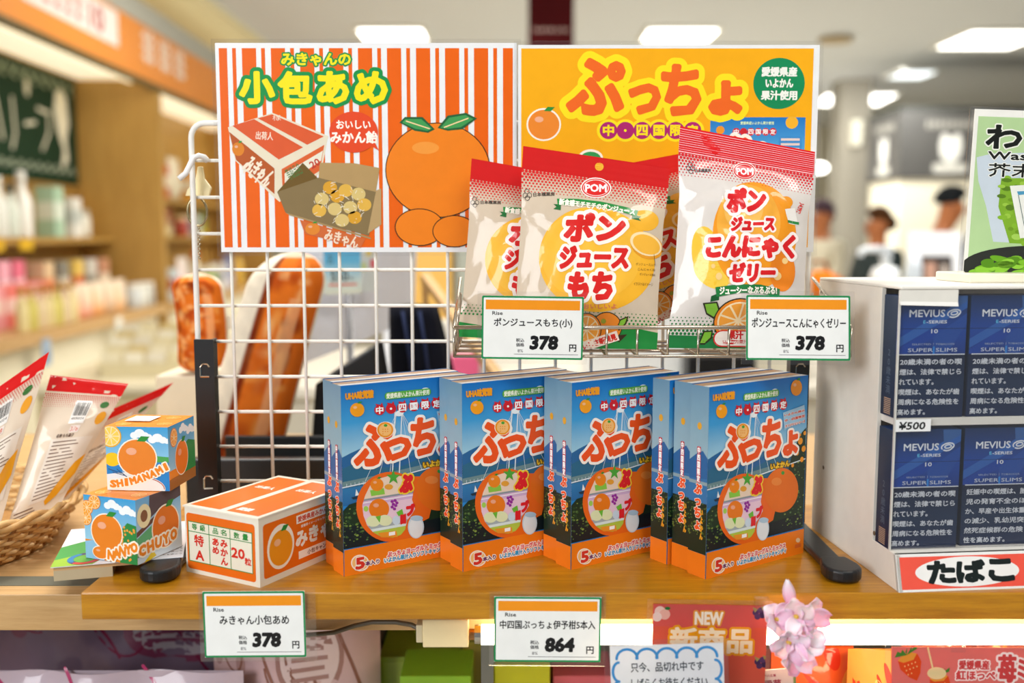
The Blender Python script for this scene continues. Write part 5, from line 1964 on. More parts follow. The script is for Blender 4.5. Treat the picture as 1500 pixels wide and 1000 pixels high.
def jelly_art(w, h):
    a = Art(w, h, quad=[(98, 40), (632, 142), (590, 922), (45, 918)])
    a.img = True
    a.pan([(0, 0), (w, 0), (w, h), (0, h)], '#dfd8d2', 0)
    a.raw([(0, h - .0245), (w, h - .0245), (w, h), (0, h)], [(0, 1, 2, 3)], '#e0171b', 1)
    for k in range(11):
        y = h - .0022 - k * .0021
        a.raw([(0, y - .0004), (w, y - .0004), (w, y + .0004), (0, y + .0004)], [(0, 1, 2, 3)], '#f3a9b4', 2)
    a.poly([(182, 72), (215, 78), (276, 140), (250, 158), (205, 120)], '#e0171b', 3)
    nx = 40
    for j in range(8):
        r = (.0016 - .00015 * j)
        for i in range(nx):
            x, y = w * (i + (.5 if j % 2 else 0) + .25) / nx, h - .026 - j * .0027
            a.pan([(x + r * cos(k * pi / 3), y + r * sin(k * pi / 3)) for k in range(6)], '#d8202c', 2)
    a.ell(367, 222, 47, 37, '#fbf3ee', 3)
    a.ell(367, 222, 44, 34, '#dc1a24', 4)
    a.ell(367, 222, 39, 29, '#fbf3ee', 5)
    a.ell(367, 222, 37, 27, '#dc1a24', 6)
    a.text('POM', 335, 210, 400, 237, '#ffffff', 7, bold=.05)
    for cx, cy in ((132, 208), (150, 208), (141, 194), (141, 220)):
        a.line([(cx + 10 * cos(k * pi / 3 + pi / 6), cy + 10 * sin(k * pi / 3 + pi / 6)) for k in range(6)], .0005, '#4a4548', 3, closed=True)
    a.text('日本橋菓房', 160, 212, 228, 226, '#4a4548', 3, bold=.02)
    a.ell(200, 560, 62, 120, '#f6c634', 1, rot=-12)
    a.ell(225, 610, 90, 70, '#f8cf4a', 1, rot=40)
    a.ell(395, 480, 172, 212, '#f39a1c', 2, n=48)
    a.ell(370, 430, 130, 150, '#f6ae3c', 3, n=44)
    a.ell(350, 380, 80, 80, '#f8c05c', 4, n=36)
    a.ell(510, 620, 52, 80, '#f0861a', 3)
    a.ell(525, 350, 26, 24, '#f39a1c', 3)
    for x, y, r in ((250, 640, 14), (225, 600, 9), (300, 660, 10), (520, 580, 12), (490, 640, 16)):
        a.ell(x, y, r, r, '#fbd48a', 4)
    a.poly([(520, 378), (560, 372), (575, 438), (535, 434)], '#f4f0ea', 4)
    a.rect(532, 420, 578, 436, '#2f8a45', 5)
    a.text('こんにゃく', 560, 360, 602, 380, '#d9302a', 5, bold=.04, rot=70)
    rd, wh = '#dc1c22', '#fff4f0'
    a.text('ポン', 290, 300, 436, 388, rd, 7, bold=.075, out=[(.14, wh)], shear=.1)
    a.text('ジュース', 304, 414, 474, 462, rd, 7, bold=.08, out=[(.15, wh)], shear=.1)
    a.text('こんにゃく', 202, 484, 556, 566, rd, 7, bold=.08, out=[(.15, wh)], shear=.1)
    a.text('ゼリー', 298, 592, 476, 660, rd, 7, bold=.08, out=[(.15, wh)], shear=.1)
    gr = '#1b7a3c'
    a.poly([(218, 716), (250, 705), (252, 732), (216, 738)], '#0f5a2c', 4)
    a.poly([(235, 682), (330, 672), (420, 674), (500, 690), (495, 722), (420, 708), (330, 706), (240, 720)], gr, 5)
    a.text('ジューシーなぷるぷる!', 254, 682, 486, 710, '#fbf6ea', 6, bold=.05, rot=0)
    dk = '#2a2a14'
    a.poly([(184, 742), (245, 738), (262, 775), (240, 805), (205, 786)], dk, 4)
    a.poly([(194, 747), (241, 744), (254, 774), (238, 796), (208, 780)], '#7cba34', 5)
    a.poly([(180, 905), (202, 850), (242, 848), (238, 880), (210, 905)], dk, 4)
    a.poly([(189, 898), (207, 856), (236, 854), (232, 876), (208, 898)], '#7cba34', 5)
    a.ell(338, 812, 100, 86, dk, 6, n=40)
    slice_fruit(a, 338, 812, 95, 81, 7)
    a.rect(245, 846, 420, 915, '#d92a2a', 10, rad=.008)
    a.rect(250, 851, 418, 910, '#fdf2ea', 11, rad=.007)
    a.text('果汁', 302, 853, 362, 882, '#d92a2a', 12, bold=.06)
    a.text('いよかん果汁入り', 282, 886, 410, 900, '#d92a2a', 12, bold=.03)
    a.raw([(0, 0), (w, 0), (w, .011), (0, .012)], [(0, 1, 2, 3)], '#1b7a3c', 2)
    for j in range(6):
        r = (.0006 + .00018 * (5 - j))
        for i in range(34):
            x, y = w * (i + (.5 if j % 2 else 0) + .25) / 34, .0135 + .003 * j
            a.pan([(x + r * cos(k * pi / 3), y + r * sin(k * pi / 3)) for k in range(6)], '#1b7a3c', 2)
    return a


def zq3(x, y, Y):
    return at(960 + x / 2.703, 170 + y / 2.703, Y)


jb = Bag(zq3(98, 40, .945), zq3(632, 142, .938), zq3(45, 918, .916), .016, .0235, .011, 4, .0022, .05, BR=zq3(590, 922, .914))
jb.build('jelly_bag', 'white and orange jelly bag with a ridged red top in the wire basket', 'candy bag', jelly_art(jb.w, jb.h), None)


# ================================================================ wicker basket with bags on the left
bc = Vector((-.63, 1.02, T - .0243))
t = thing('wicker_basket', 'pale woven wicker basket holding red topped bags', 'basket', bc)
R0, R1, HB = .135, .165, .044
b = MB()
NR = 40
for k in range(NR):
    for d in (-.006, .006):
        a0 = 2 * pi * k / NR + d
        b.tube([((R0 + (R1 - R0) * q) * cos(a0), (R0 + (R1 - R0) * q) * sin(a0), .002 + HB * q) for q in (0, .5, 1)], .0016, WICK, '#a8763c', 5)
for j in range(10):
    q = (j + .5) / 10
    pts = []
    for k in range(NR * 2):
        rr = R0 + (R1 - R0) * q + .0028 * (1 if (k + j) % 2 else -1)
        pts.append((rr * cos(pi * k / NR), rr * sin(pi * k / NR), .003 + HB * q))
    b.tube(pts, .0023, WICK, ['#d6ae72', '#c79a5c', '#e0bf8a'][j % 3], 6, closed=True)
b.lathe([(.001, .001), (R0, .001), (R0, .004), (.001, .004)], WICK, '#b98a4e', 40)
b.build('weave', t, smooth=True)
pts = []
b = MB()
for s in (0, pi):
    b.tube([((R1 + .003 * cos(k * .55 + s)) * cos(2 * pi * k / 160), (R1 + .003 * cos(k * .55 + s)) * sin(2 * pi * k / 160), HB + .004 + .003 * sin(k * .55 + s)) for k in range(160)], .0034, WICK, '#d9b47a' if s else '#c99e62', 6, closed=True)
b.build('rim', t, smooth=True)


def back_art(w, h, seed):
    a = Art(w, h, box=(0, 0, 100, 160))
    r = random.Random(seed)
    a.rect(0, 0, 100, 160, '#e9d8c2', 0)
    a.rect(0, 0, 100, 17, '#df1512', 1)
    for j in range(7):
        for i in range(34):
            q = .95 - .09 * j
            x, y = 100 * (i + (.5 if j % 2 else 0) + .25) / 34, 18.5 + j * 2.1
            a.pan([((x + q * cos(k * pi / 3)) / 100 * w, h - (y + q * sin(k * pi / 3)) / 160 * h) for k in range(6)], '#d8403c', 2)
    a.rect(44, 24, 66, 50, '#f6f3ee', 3)
    x = 46
    while x < 64:
        q = r.uniform(.4, 1.3)
        a.rect(x, 26, x + q, 41, '#2a2a2a', 4)
        x += q + r.uniform(.4, 1.1)
    a.text('4970024', 46, 43, 64, 46, '#2a2a2a', 4)
    a.rect(50, 52, 64, 60, '#f6e9e2', 3)
    a.text('378', 51, 53.5, 62, 58.5, '#d9562a', 4)
    a.ell(88, 44, 7, 8, '#f0a52a', 3)
    a.ell(84, 28, 6, 4, '#3f7a3a', 3)
    a.rect(28, 66, 92, 134, '#efe4d6', 3)
    for k in range(16):
        a.rect(32, 69 + 4 * k, 32 + r.uniform(30, 56), 70.1 + 4 * k, '#7a5a44', 4)
    a.text('名称 もち菓子', 34, 61, 60, 65, '#5a3a2a', 4, bold=.02)
    a.poly([(58, 136), (84, 96), (96, 88), (96, 112), (80, 134), (64, 142)], '#f2a81e', 5)
    a.rect(6, 138, 40, 139.2, '#7a5a44', 4)
    for k in range(5):
        a.rect(6, 142 + 3 * k, 6 + r.uniform(20, 40), 143 + 3 * k, '#7a5a44', 4)
    return a


spec = [('red topped bag leaning at the far left of the wicker basket, cut by the frame', at(-58, 606, .98), at(72, 515, 1.02), at(-90, 812, .94), at(0, 770, .97)),
        ('red topped bag with barcode sticker in the middle of the wicker basket', at(74, 549, 1.03), at(188, 562, 1.06), at(5, 790, .975), at(82, 750, 1.00)),
        ('red topped bag in the wicker basket just behind the cube boxes', at(148, 606, 1.09), at(254, 560, 1.13), at(14, 790, 1.04), at(80, 752, 1.06))]
for i, (lab, TL, TR, BL, BR) in enumerate(spec):
    bb = Bag(TL, TR, BL, .010, .019, .008, 20 + i, .0016, BR=BR)
    bb.build('candy_bag', lab, 'candy bag', back_art(bb.w, bb.h, i), None, 'red topped bags in the wicker basket', '#e9d8c2', .005)


# ================================================================ cigarette case
t = thing('cigarette_case', 'white shop case with clear front and red sign, full of blue packs', 'display case', (.3301, .8212, T), radians(5.5))
CWD = .265
prof = [(0, 0), (.19, 0), (.19, .2575), (.053, .2575), (.053, .0305), (.009, .0305)]
for x in (0, CWD - .004):
    b = MB().prism(prof, x, x + .004, PAINT, '#f0ebe0', 'x')
    if x == 0:
        for y, z in ((.05, .037), (.165, .07)):
            b.prism([(y + .0022 * cos(k * .7), z + .0022 * sin(k * .7)) for k in range(9)], -.0002, .0005, PAINT, '#6a5a44', 'x')
    b.build('side_panel', t, bevel=.001)
MB().box(.004, .185, 0, CWD - .004, .19, .2575, PAINT, '#e6e0d4').build('back_panel', t)
MB().box(0, .018, .2575, CWD, .19, .2605, PAINT, '#f1eee6').build('top_panel', t, bevel=.001)
MB().box(.004, .024, .1395, CWD - .004, .185, .1465, PAINT, '#e9e7e0').build('shelf', t)
MB().prism([(.0085, .0265), (.185, .0265), (.185, .0305), (.0095, .0305)], .004, CWD - .004, PAINT, '#eceae4', 'x').build('floor_ledge', t)
b = MB()
ang = atan2(.009, .0305)
L_ = hypot(.009, .0305)
b.prism([(0, 0), (.009, .0305), (.013, .0305), (.004, 0)], .0, CWD, PAINT, '#f1f1ee', 'x')
a = Art(CWD, L_, box=(0, 0, CWD * 1000, L_ * 1000))
a.rect(3, 2.4, CWD * 1000 - 3, L_ * 1000 - 2.2, '#f25a48', 1)
a.ell(63, L_ * 500, 47, 12.6, '#f4f3f0', 2, n=48)
for ch, x0, x1 in (('た', 28, 51), ('ば', 54, 78), ('こ', 83, 104)):
    a.text(ch, x0, 7.4, x1, L_ * 1000 - 7.6, '#17201f', 3, bold=.085)
n_ = Vector((0, -cos(ang), sin(ang)))
a.emit(b, LAM, flat((0, 0, 0), (1, 0, 0), (0, sin(ang), cos(ang))))
b.build('sign', t, bevel=.0003)
b = MB()
b.box(.0005, .0205, .031, CWD, .0218, .257, CLEARF)
b.build('clear_front', t)
b = MB()
b.box(-.0002, .0200, .031, .0012, .0222, .257, PLAST, '#cfcfca')
b.build('front_edge', t)
b = MB().box(-.0005, .0190, .246, .051, .0196, .2572, PAPER, '#e6e4dc')
b.add([(-.0005, .0188, .2475), (.051, .0188, .2465), (.051, .0178, .2430), (-.0005, .0178, .2445)], [(0, 1, 2, 3)], PAPER, '#f3f2ee')
b.build('paper_flap', t, solid=.0003)
b = MB().box(0, -.0003, 0, .031, .0007, .0105, PAPER, '#e9ecee')
a = Art(.031, .0105, box=(0, 0, 31, 10.5))
a.text('¥500', 2.6, 2.2, 26, 8.6, '#1c2226', 1, bold=.04, shear=.15)
a.emit(b, PAPER, flat((0, -.0003, 0), (1, 0, 0), (0, 0, 1)))
o = b.build('price_tag', t, loc=(.001, .0196, .1395 - .004))
o['label'] = 'small white price tag reading ¥500'

PW, PH, PD = .0622, .1050, .024


def pack_mesh(lines):
    b = MB().box(0, 0, 0, PW, PD, PH, CARTON, '#142c5a')
    a = Art(PW, PH, quad=[(75, 18), (612, 18), (612, 955), (75, 955)])
    a.grad(75, 18, 612, 467, [(0, '#16305c'), (.25, '#163a78'), (.6, '#0f449c'), (1, '#0c3480')], 0)
    a.grad(75, 467, 612, 955, [(0, '#0a1a38'), (.5, '#152c4c'), (1, '#0a1f46')], 0)
    for pts, c in ((((75, 420), (75, 350), (560, 60), (612, 60), (612, 110)), '#2a5fae'), (((75, 462), (75, 430), (340, 270), (420, 300), (150, 462)), '#0d3f9a'),
                   (((360, 462), (360, 330), (612, 150), (612, 230), (470, 462)), '#1b4a9c'), (((470, 18), (560, 18), (612, 18), (612, 60), (480, 130)), '#355f9c')):
        a.poly(pts, c, 1)
    a.rect(358, 405, 372, 462, '#2f86d8', 2)
    wt = '#dfe6ee'
    a.text('MEVIUS', 167, 124, 440, 178, wt, 3, bold=.025)
    a.arc(510, 150, 50, 26, -200, 60, .0012, wt, 3, rot=-12)
    a.arc(512, 150, 26, 13, 0, 360, .0011, wt, 3, rot=-12, n=24)
    a.arc(508, 152, 44, 30, 20, 140, .0012, wt, 3, rot=-12)
    a.text('E', 276, 205, 293, 228, '#5fc0ea', 3, bold=.04)
    a.text('-SERIES', 300, 205, 458, 228, wt, 3, bold=.03)
    a.rect(75, 266, 612, 269, '#0c2448', 2)
    a.text('10', 340, 273, 390, 303, wt, 3, bold=.03)
    a.text('SELECTED', 195, 381, 343, 394, '#a9b9cf', 3)
    a.text('TOBACCOS', 378, 381, 524, 394, '#a9b9cf', 3)
    a.rect(360, 376, 362, 398, '#a9b9cf', 3)
    a.text('SUPER SLIMS', 166, 418, 548, 446, '#c3cedd', 3, bold=.015)
    a.rect(94, 463, 608, 470, wt, 3)
    for k, (s_, x1) in enumerate(lines):
        y = 500 + 77.5 * k
        dx = -1.5 * k
        a.text(s_, 110 + dx, y, x1 + dx, y + 45, '#d3d9e2', 3, bold=.03)
    a.emit(b, CARTON, flat((0, 0, 0), (1, 0, 0), (0, 0, 1)))
    s = Art(PD, PH, box=(0, 0, 24, 103.5))
    s.grad(0, 0, 24, 103, [(0, '#1a3552'), (.5, '#16304e'), (1, '#0e2240')], 0)
    s.text('\n'.join('20歳未満'), 8, 46, 16, 84, '#5a6d84', 1)
    for k in range(9):
        s.rect(6, 88 + k * 1.6, 18, 88.8 + k * 1.6, '#c3a48a', 1)
    s.emit(b, CARTON, flat((0, PD, 0), (0, -1, 0), (0, 0, 1)))
    b.box(.0006, .0006, PH - .0001, PW - .0006, PD - .0006, PH + .0002, CARTON, '#24487e')
    return b


L1 = [('20歳未満の者の喫', 588), ('煙は、法律で禁じら', 588), ('れています。', 378), ('喫煙は、あなたが歯', 584), ('周病になる危険性を', 582), ('高めます。', 325)]
L2 = [('妊娠中の喫煙は、胎', 588), ('児の発育不全のほ', 588), ('か、早産や出生体重', 588), ('の減少、乳幼児突', 584), ('然死症候群の危険', 582), ('性を高めます。', 440)]
case_M = Matrix.Translation((.3301, .8212, T)) @ Matrix.Rotation(radians(5.5), 4, 'Z')
pm = {1: pack_mesh(L1), 2: pack_mesh(L2)}
protos = {}
cells = [(0, 1, 1, 'upper row, leftmost, under the white paper flap'), (1, 1, 1, 'upper row, second from the left'), (2, 1, 1, 'upper row, third from the left'),
         (0, 0, 1, 'lower row, leftmost, under the price tag'), (1, 0, 2, 'lower row, second from left, pregnancy warning'), (2, 0, 1, 'lower row, third from the left')]
for i, row, kind, where in cells:
    p = case_M @ Vector((.0004 + i * .0655 + (.002 if row == 0 and i else 0), .0240 + (.003 if row == 0 and i else 0), .1467 if row else .0306))
    if kind not in protos:
        o = protos[kind] = pm[kind].build('cigarette_pack')
    else:
        o = protos[kind].copy()
        COL.objects.link(o)
    o.location, o.rotation_euler = p, (0, 0, radians(5.5))
    tag(o, 'blue cigarette pack in the white case, ' + where, 'cigarette pack', 'cigarette packs in the white case')

# sign holder standing on the case
t = thing('sign_holder', 'clear sign holder with a green wasabi broad bean poster on the case', 'sign', case_M @ Vector((.100, .090, .2605)), radians(4))
MB().box(-.014, -.028, 0, .14, .034, .0085, PLAST, '#efe9d4').build('base', t, bevel=.0015)
q0 = at(1411, 396, .944)
SW, SH = .108, .148
b = MB().box(0, -.0005, 0, SW, .0005, SH, LAM, '#f0f0ea')
a = Art(SW, SH, quad=[(108, 25), (525, 10), (455, 940), (35, 940)])
a.raw([(0.0035, .0015), (SW - .0035, .0015), (SW - .0035, SH - .0065), (.0035, SH - .0065)], [(0, 1, 2, 3)], '#b4d49c', 1)
a.text('わさび', 150, 108, 560, 225, '#161a16', 5, bold=.05, out=[(.06, '#f0f4e8')])
a.text('Wasabi', 148, 255, 375, 290, '#1a1c1a', 5, bold=.05, out=[(.12, '#f2f4ee')])
a.text('芥末蚕豆', 148, 318, 480, 385, '#1a1c1a', 5, bold=.02, out=[(.06, '#f2f4ee')])
a.poly([(104, 290), (160, 265), (470, 230), (460, 770), (150, 760), (130, 560), (106, 420)], '#c9d6e2', 2)
rnd = random.Random(11)
a.poly([(190, 400), (420, 380), (440, 770), (210, 765), (175, 560)], '#7fae2e', 3)
for _ in range(80):
    x, y = rnd.uniform(185, 430), rnd.uniform(395, 765)
    a.ell(x, y, rnd.uniform(10, 20), rnd.uniform(10, 18), rnd.choice(['#86b832', '#6f9a24', '#9cc847', '#587f1e', '#a5cf5a']), 4, n=9)
a.poly([(220, 440), (520, 395), (520, 700), (250, 735)], '#eef0ea', 5)
a.text('わ\nさ\nび', 335, 450, 385, 640, '#1a1c1a', 6, bold=.03)
a.text('そ\nら\n豆', 288, 500, 345, 665, '#1a1c1a', 6, bold=.03)
a.rect(292, 684, 322, 706, '#a8523c', 6)
a.line([(250, 490), (270, 690)], .0006, '#3a5a5a', 6)
a.poly([(245, 470), (300, 462), (296, 480), (250, 490)], '#4f9ac0', 6)
a.ell(330, 905, 300, 130, '#2d302c', 4, n=44)
for _ in range(60):
    x, y = rnd.uniform(60, 480), rnd.uniform(830, 960)
    if y < 960 - (x - 30) * .9 and x < 150:
        continue
    a.ell(x, y, rnd.uniform(22, 46), rnd.uniform(14, 24), rnd.choice(['#7fbe2e', '#6aa824', '#93cf3f', '#8ac63a', '#588f1c']), 5, n=14, rot=rnd.uniform(-40, 30))
a.emit(b, LAM, flat((0, -.0005, 0), (1, 0, 0), (0, 0, 1)))
o = b.build('poster_print', t, loc=(-.005, 0, .0085), rot=(0, radians(1.5), 0))
MB().box(-.004, .0006, 0, SW + .002, .0024, SH + .002, CLEAR).build('acrylic_sheet', t, loc=(-.005, 0, .0085), rot=(0, radians(1.5), 0))


# ================================================================ cushions and things behind the rack
def bread(name, label, pts, rad, loc, parent_rot, rind, seed, crumb='#e9e0cc'):
    """soft printed bread cushion: a long pillow with a toasted front and a pale seam"""
    t = thing(name, label, 'cushion', loc, rot=parent_rot)
    r = random.Random(seed)
    W, H, D = rad
    b, n, m = MB(), 72, 90
    vs, cc, fs = [], [], []
    spots = [(r.uniform(-.75, .75), r.uniform(.05, .95), r.uniform(.04, .22), r.uniform(.015, .08), r.choice(['#a8380c', '#c65a14', '#7a2408', '#e8a050', '#efb878', '#b9480e'])) for _ in range(110)]
    for j in range(m + 1):
        v = j / m
        cx, wd = pts(v)
        for i in range(n):
            q = 2 * pi * i / n
            x, y = cos(q), sin(q)
            vs.append((cx + wd * W * (abs(x) ** .8) * (1 if x > 0 else -1), -D * (abs(y) ** .85) * (1 if y > 0 else -1) * min(1, wd * 1.2), v * H))
            c = rgb(crumb)
            if y > .15:
                u = x
                c = rgb('#d9701f')
                for sx, sv, rx, rv, sc in spots:
                    d = ((u - sx) / rx) ** 2 + ((v - sv) / rv) ** 2
                    if d < 1:
                        c = mixc(c, sc, .75 * (1 - d))
                if u < rind:
                    c = mixc(crumb, '#cfc6b4', .3 * abs(sin(v * 40 + u * 5)))
                elif abs(u - rind - .08) < .09:
                    c = mixc(c, '#6a1f08', .85)
                if .3 < u < .62 and .1 < v < .8:
                    c = mixc(c, '#edb682', .55)
                if v < .03 or v > .97:
                    c = mixc(c, crumb, .6)
            cc.append(c)
    for j in range(m):
        for i in range(n):
            fs.append((j * n + i, (j + 1) * n + i, (j + 1) * n + (i + 1) % n, j * n + (i + 1) % n))
    fs += [tuple(range(n)), tuple(range(m * n, m * n + n))[::-1]]
    b.add(vs, fs, CLOTH, cols=cc)
    b.build('cover', t, smooth=True)
    MB().box(W * .9, -.001, H * .42, W * .9 + .016, .001, H * .42 + .02, CLOTH, '#e6e2d6').build('care_tag', t)
    return t


def arch(v):
    e = min(v / .16, (1 - v) / .16, 1)
    return 0.0, sqrt(max(.0004, 1 - (1 - e) ** 2))


p = at(297, 545, 1.42)
bread('bread_cushion', 'smaller toasted bread shaped cushion behind the black rack upright', lambda v: (.006 * sin(v * 3), arch(v)[1]), (.035, .142, .028), (p.x, 1.42, p.z), (0, radians(-3), 0), -2.0, 3)
p = at(352, 655, 1.30)
bread('bread_cushion', 'larger toasted bread shaped cushion leaning behind the wire mesh', lambda v: (.085 * v ** 1.1 - .012, arch(v)[1] * (1 - .12 * v)), (.057, .305, .038), (p.x, 1.31, T - .0235), (radians(-4), 0, 0), -.3, 8)
t = thing('cushion_stand', 'pale display stand that carries the smaller bread cushion', 'stand', (at(297, 545, 1.42).x, 1.44, T - .0239))
MB().box(-.06, -.045, 0, .10, .05, at(297, 545, 1.42).z - T + .0225, PAINT, '#e0d6be').build('block', t, bevel=.003)

# black low bench display behind the mesh
t = thing('black_tray', 'low black display tray behind the wire mesh', 'tray', (-.20, 1.18, T - .0239))
b = MB().box(-.17, -.06, 0, .26, .08, .012, RUBBER, '#101214')
b.box(-.17, -.075, 0, .26, -.06, .075, RUBBER, '#101214')
b.box(-.17, .08, 0, .26, .085, .07, RUBBER, '#101214')
b.build('tray_body', t, bevel=.002)
t = thing('black_display', 'black slanted display block between the bread cushion and the navy bag', 'display block', (0, 1.36, T - .0239))
pa, pb, pc, pd = at(452, 640, 1.36), at(462, 565, 1.36), at(545, 512, 1.36), at(575, 640, 1.36)
MB().prism([(pa.x, 0), (pb.x, pb.z - T + .026), (pc.x, pc.z - T + .026), (pd.x, 0)], 0, .12, RUBBER, '#0c0e10', 'y').build('block', t, bevel=.002)

# white sign board on a post with a small price sheet
t = thing('sign_board', 'white sign board standing askew behind the wire mesh', 'sign', (0, 0, 0))
A, B_, C_, D_ = at(428, 330, 1.62), at(612, 330, 1.80), at(606, 468, 1.80), at(427, 540, 1.62)
ex = (B_ - A)
nn = Vector((ex.y, -ex.x, 0)).normalized()
b = MB()
vs = [A, B_, C_, D_] + [q - nn * .012 for q in (A, B_, C_, D_)]
b.add(vs, [(0, 3, 2, 1), (4, 5, 6, 7), (0, 1, 5, 4), (1, 2, 6, 5), (2, 3, 7, 6), (3, 0, 4, 7)], PAINT, '#dfe3ef')
b.build('board', t)
q = at(513, 500, 1.655)
MB().tube([(q.x, 1.655, 0.012), (q.x, 1.655, A.z)], .006, METAL, '#a8a8ac', 12).build('post', t, smooth=True)
MB().box(q.x - .12, 1.64, 0.0005, q.x + .12, 1.80, .012, METAL, '#8a8a8c').build('foot', t, bevel=.002)
tl, br = at(466, 345, 1.56), at(531, 434, 1.56)
w, h = br.x - tl.x, tl.z - br.z
t = thing('price_sheet', 'sky blue price sheet with dark digits hanging on the white sign board', 'sheet', (tl.x, 1.60, br.z), radians(38))
a = Art(w, h, box=(466, 345, 531, 434))
a.grad(466, 345, 531, 434, [(0, '#2f9fe0'), (.45, '#6cc0ea'), (.8, '#d4e6e4'), (1, '#e3e8d8')], 0)
a.text('550', 478, 398, 508, 414, '#3a3f44', 1, bold=.03)
a.text('円税込', 508, 407, 520, 413, '#3a3f44', 1)
a.text('お', 473, 372, 484, 388, '#4a5560', 1)
a.rect(474, 418, 524, 421, '#d8523c', 1)
b = MB().box(0, 0, 0, w, .001, h, PAPER, '#e6eaea')
a.emit(b, PAPER, flat((0, 0, 0), (1, 0, 0), (0, 0, 1)))
b.build('sheet', t)
tl, br = at(531, 345, 1.72), at(556, 425, 1.72)
t = thing('leaflet', 'small pink and yellow leaflet beside the sky blue price sheet', 'leaflet', (tl.x - .004, 1.665, br.z), radians(38))
b = MB().box(0, 0, 0, .04, .001, .09, PAPER, '#dbe6ea')
for x, z, c in ((.006, .07, '#e8a0c0'), (.02, .06, '#f0d868'), (.028, .04, '#e66a7a'), (.01, .035, '#cfe0a8'), (.018, .08, '#d8b0dc')):
    b.box(x, -.0004, z, x + .01, 0, z + .014, PAPER, c)
b.build('sheet', t)

# dark navy folded umbrella-like cloth bag behind the mesh
t = thing('navy_bag', 'dark navy upright cloth bag behind the middle of the wire mesh', 'bag', at(612, 500, 1.55))
zb_ = T - .0239 - at(612, 500, 1.55).z
b = MB()
n = 30
prof = [(zb_, 1.25), (zb_ + .03, 1.28), (-.02, 1.05), (.035, .9), (.055, .84), (.058, .4)]
vs, fs = [], []
for z, s in prof:
    for i in range(n):
        q = 2 * pi * i / n
        g = 1 + .09 * sin(7 * q)
        vs.append((.043 * s * g * cos(q) + z * -.12, .03 * s * g * sin(q), z))
for j in range(len(prof) - 1):
    for i in range(n):
        fs.append((j * n + i, j * n + (i + 1) % n, (j + 1) * n + (i + 1) % n, (j + 1) * n + i))
fs += [tuple(range(n))[::-1], tuple(range((len(prof) - 1) * n, len(prof) * n))]
b.add(vs, fs, CLOTH, '#10131f')
b.build('body', t, smooth=True)
b = MB()
for x in (-.012, .014):
    b.tube([(x + .01, -.034, zb_ * .6), (x, -.033, 0), (x - .008, -.030, .05)], .003, CLOTH, '#2a3454', 6)
b.build('strap', t, smooth=True)

# wooden slanted easel bar
t = thing('easel', 'pale wooden easel with slanted bar behind the wire mesh', 'easel', (0, 0, 0))
a0, a1 = at(622, 405, 1.95), at(735, 560, 1.70)
MB().tube([a0, a1], .012, BEECH, n=4).build('slanted_bar', t)
a2 = Vector((a0.x + .03, 2.1, .012))
MB().tube([a0, a2], .008, BEECH, n=4).build('leg', t)
a3 = Vector((a1.x + .35, 1.72, .012))
MB().tube([a1, a3], .008, BEECH, n=4).build('leg', t)

# far goods island behind the mesh: yellow box, grey bags, pink pack
t = thing('island_table', 'pale island table in the middle of the shop', 'table', (.1, 3.0, 0))
MB().box(-1.0, -.45, .98, 1.0, .45, 1.01, PAINT, '#d8d2c4').build('table_top', t, bevel=.004)
MB().box(-.95, -.4, 0, .95, .4, .98, PAINT, '#e6dfcd').build('body', t)
def island(name, label, cat, px0, px1, py0, Y, d, col, mat=CARTON, grp=None):
    x0, x1 = at(px0, 400, Y).x, at(px1, 400, Y).x
    z1 = at(600, py0, Y).z
    o = MB().box(0, 0, 0, x1 - x0, d, z1 - 1.01, mat, col).build(name, loc=(x0, Y, 1.01), bevel=.006)
    tag(o, label, cat, grp)
island('amber_box', 'amber yellow box on the island table behind the mesh', 'box', 590, 662, 340, 2.75, .12, '#e6b65e')
island('white_box', 'tall white box left of the amber box on the island table', 'box', 560, 588, 330, 2.72, .1, '#e9edf5')
island('grey_box', 'grey green box right of the amber box on the island table', 'box', 668, 708, 352, 2.78, .14, '#a9aea2')
island('cream_box', 'low cream box in front on the island table', 'box', 640, 700, 470, 2.62, .08, '#dcdcd0')
island('pink_pack', 'low pink pack on the island table by the slanted bar', 'pack', 660, 702, 520, 2.54, .05, '#dd5f86')
island('long_white_box', 'long white box on the island table under the wire basket', 'box', 860, 1010, 372, 2.62, .25, '#e6e9ea')
island('cream_carton', 'large cream carton on the island table behind the yellow poster', 'carton', 1020, 1190, 360, 2.68, .25, '#e2dcc8')
island('black_box', 'low black box on the island table behind the right candy boxes', 'box', 1010, 1112, 520, 2.5, .1, '#15161a')

# ================================================================ goods on the lower shelf
LZ = T - .399


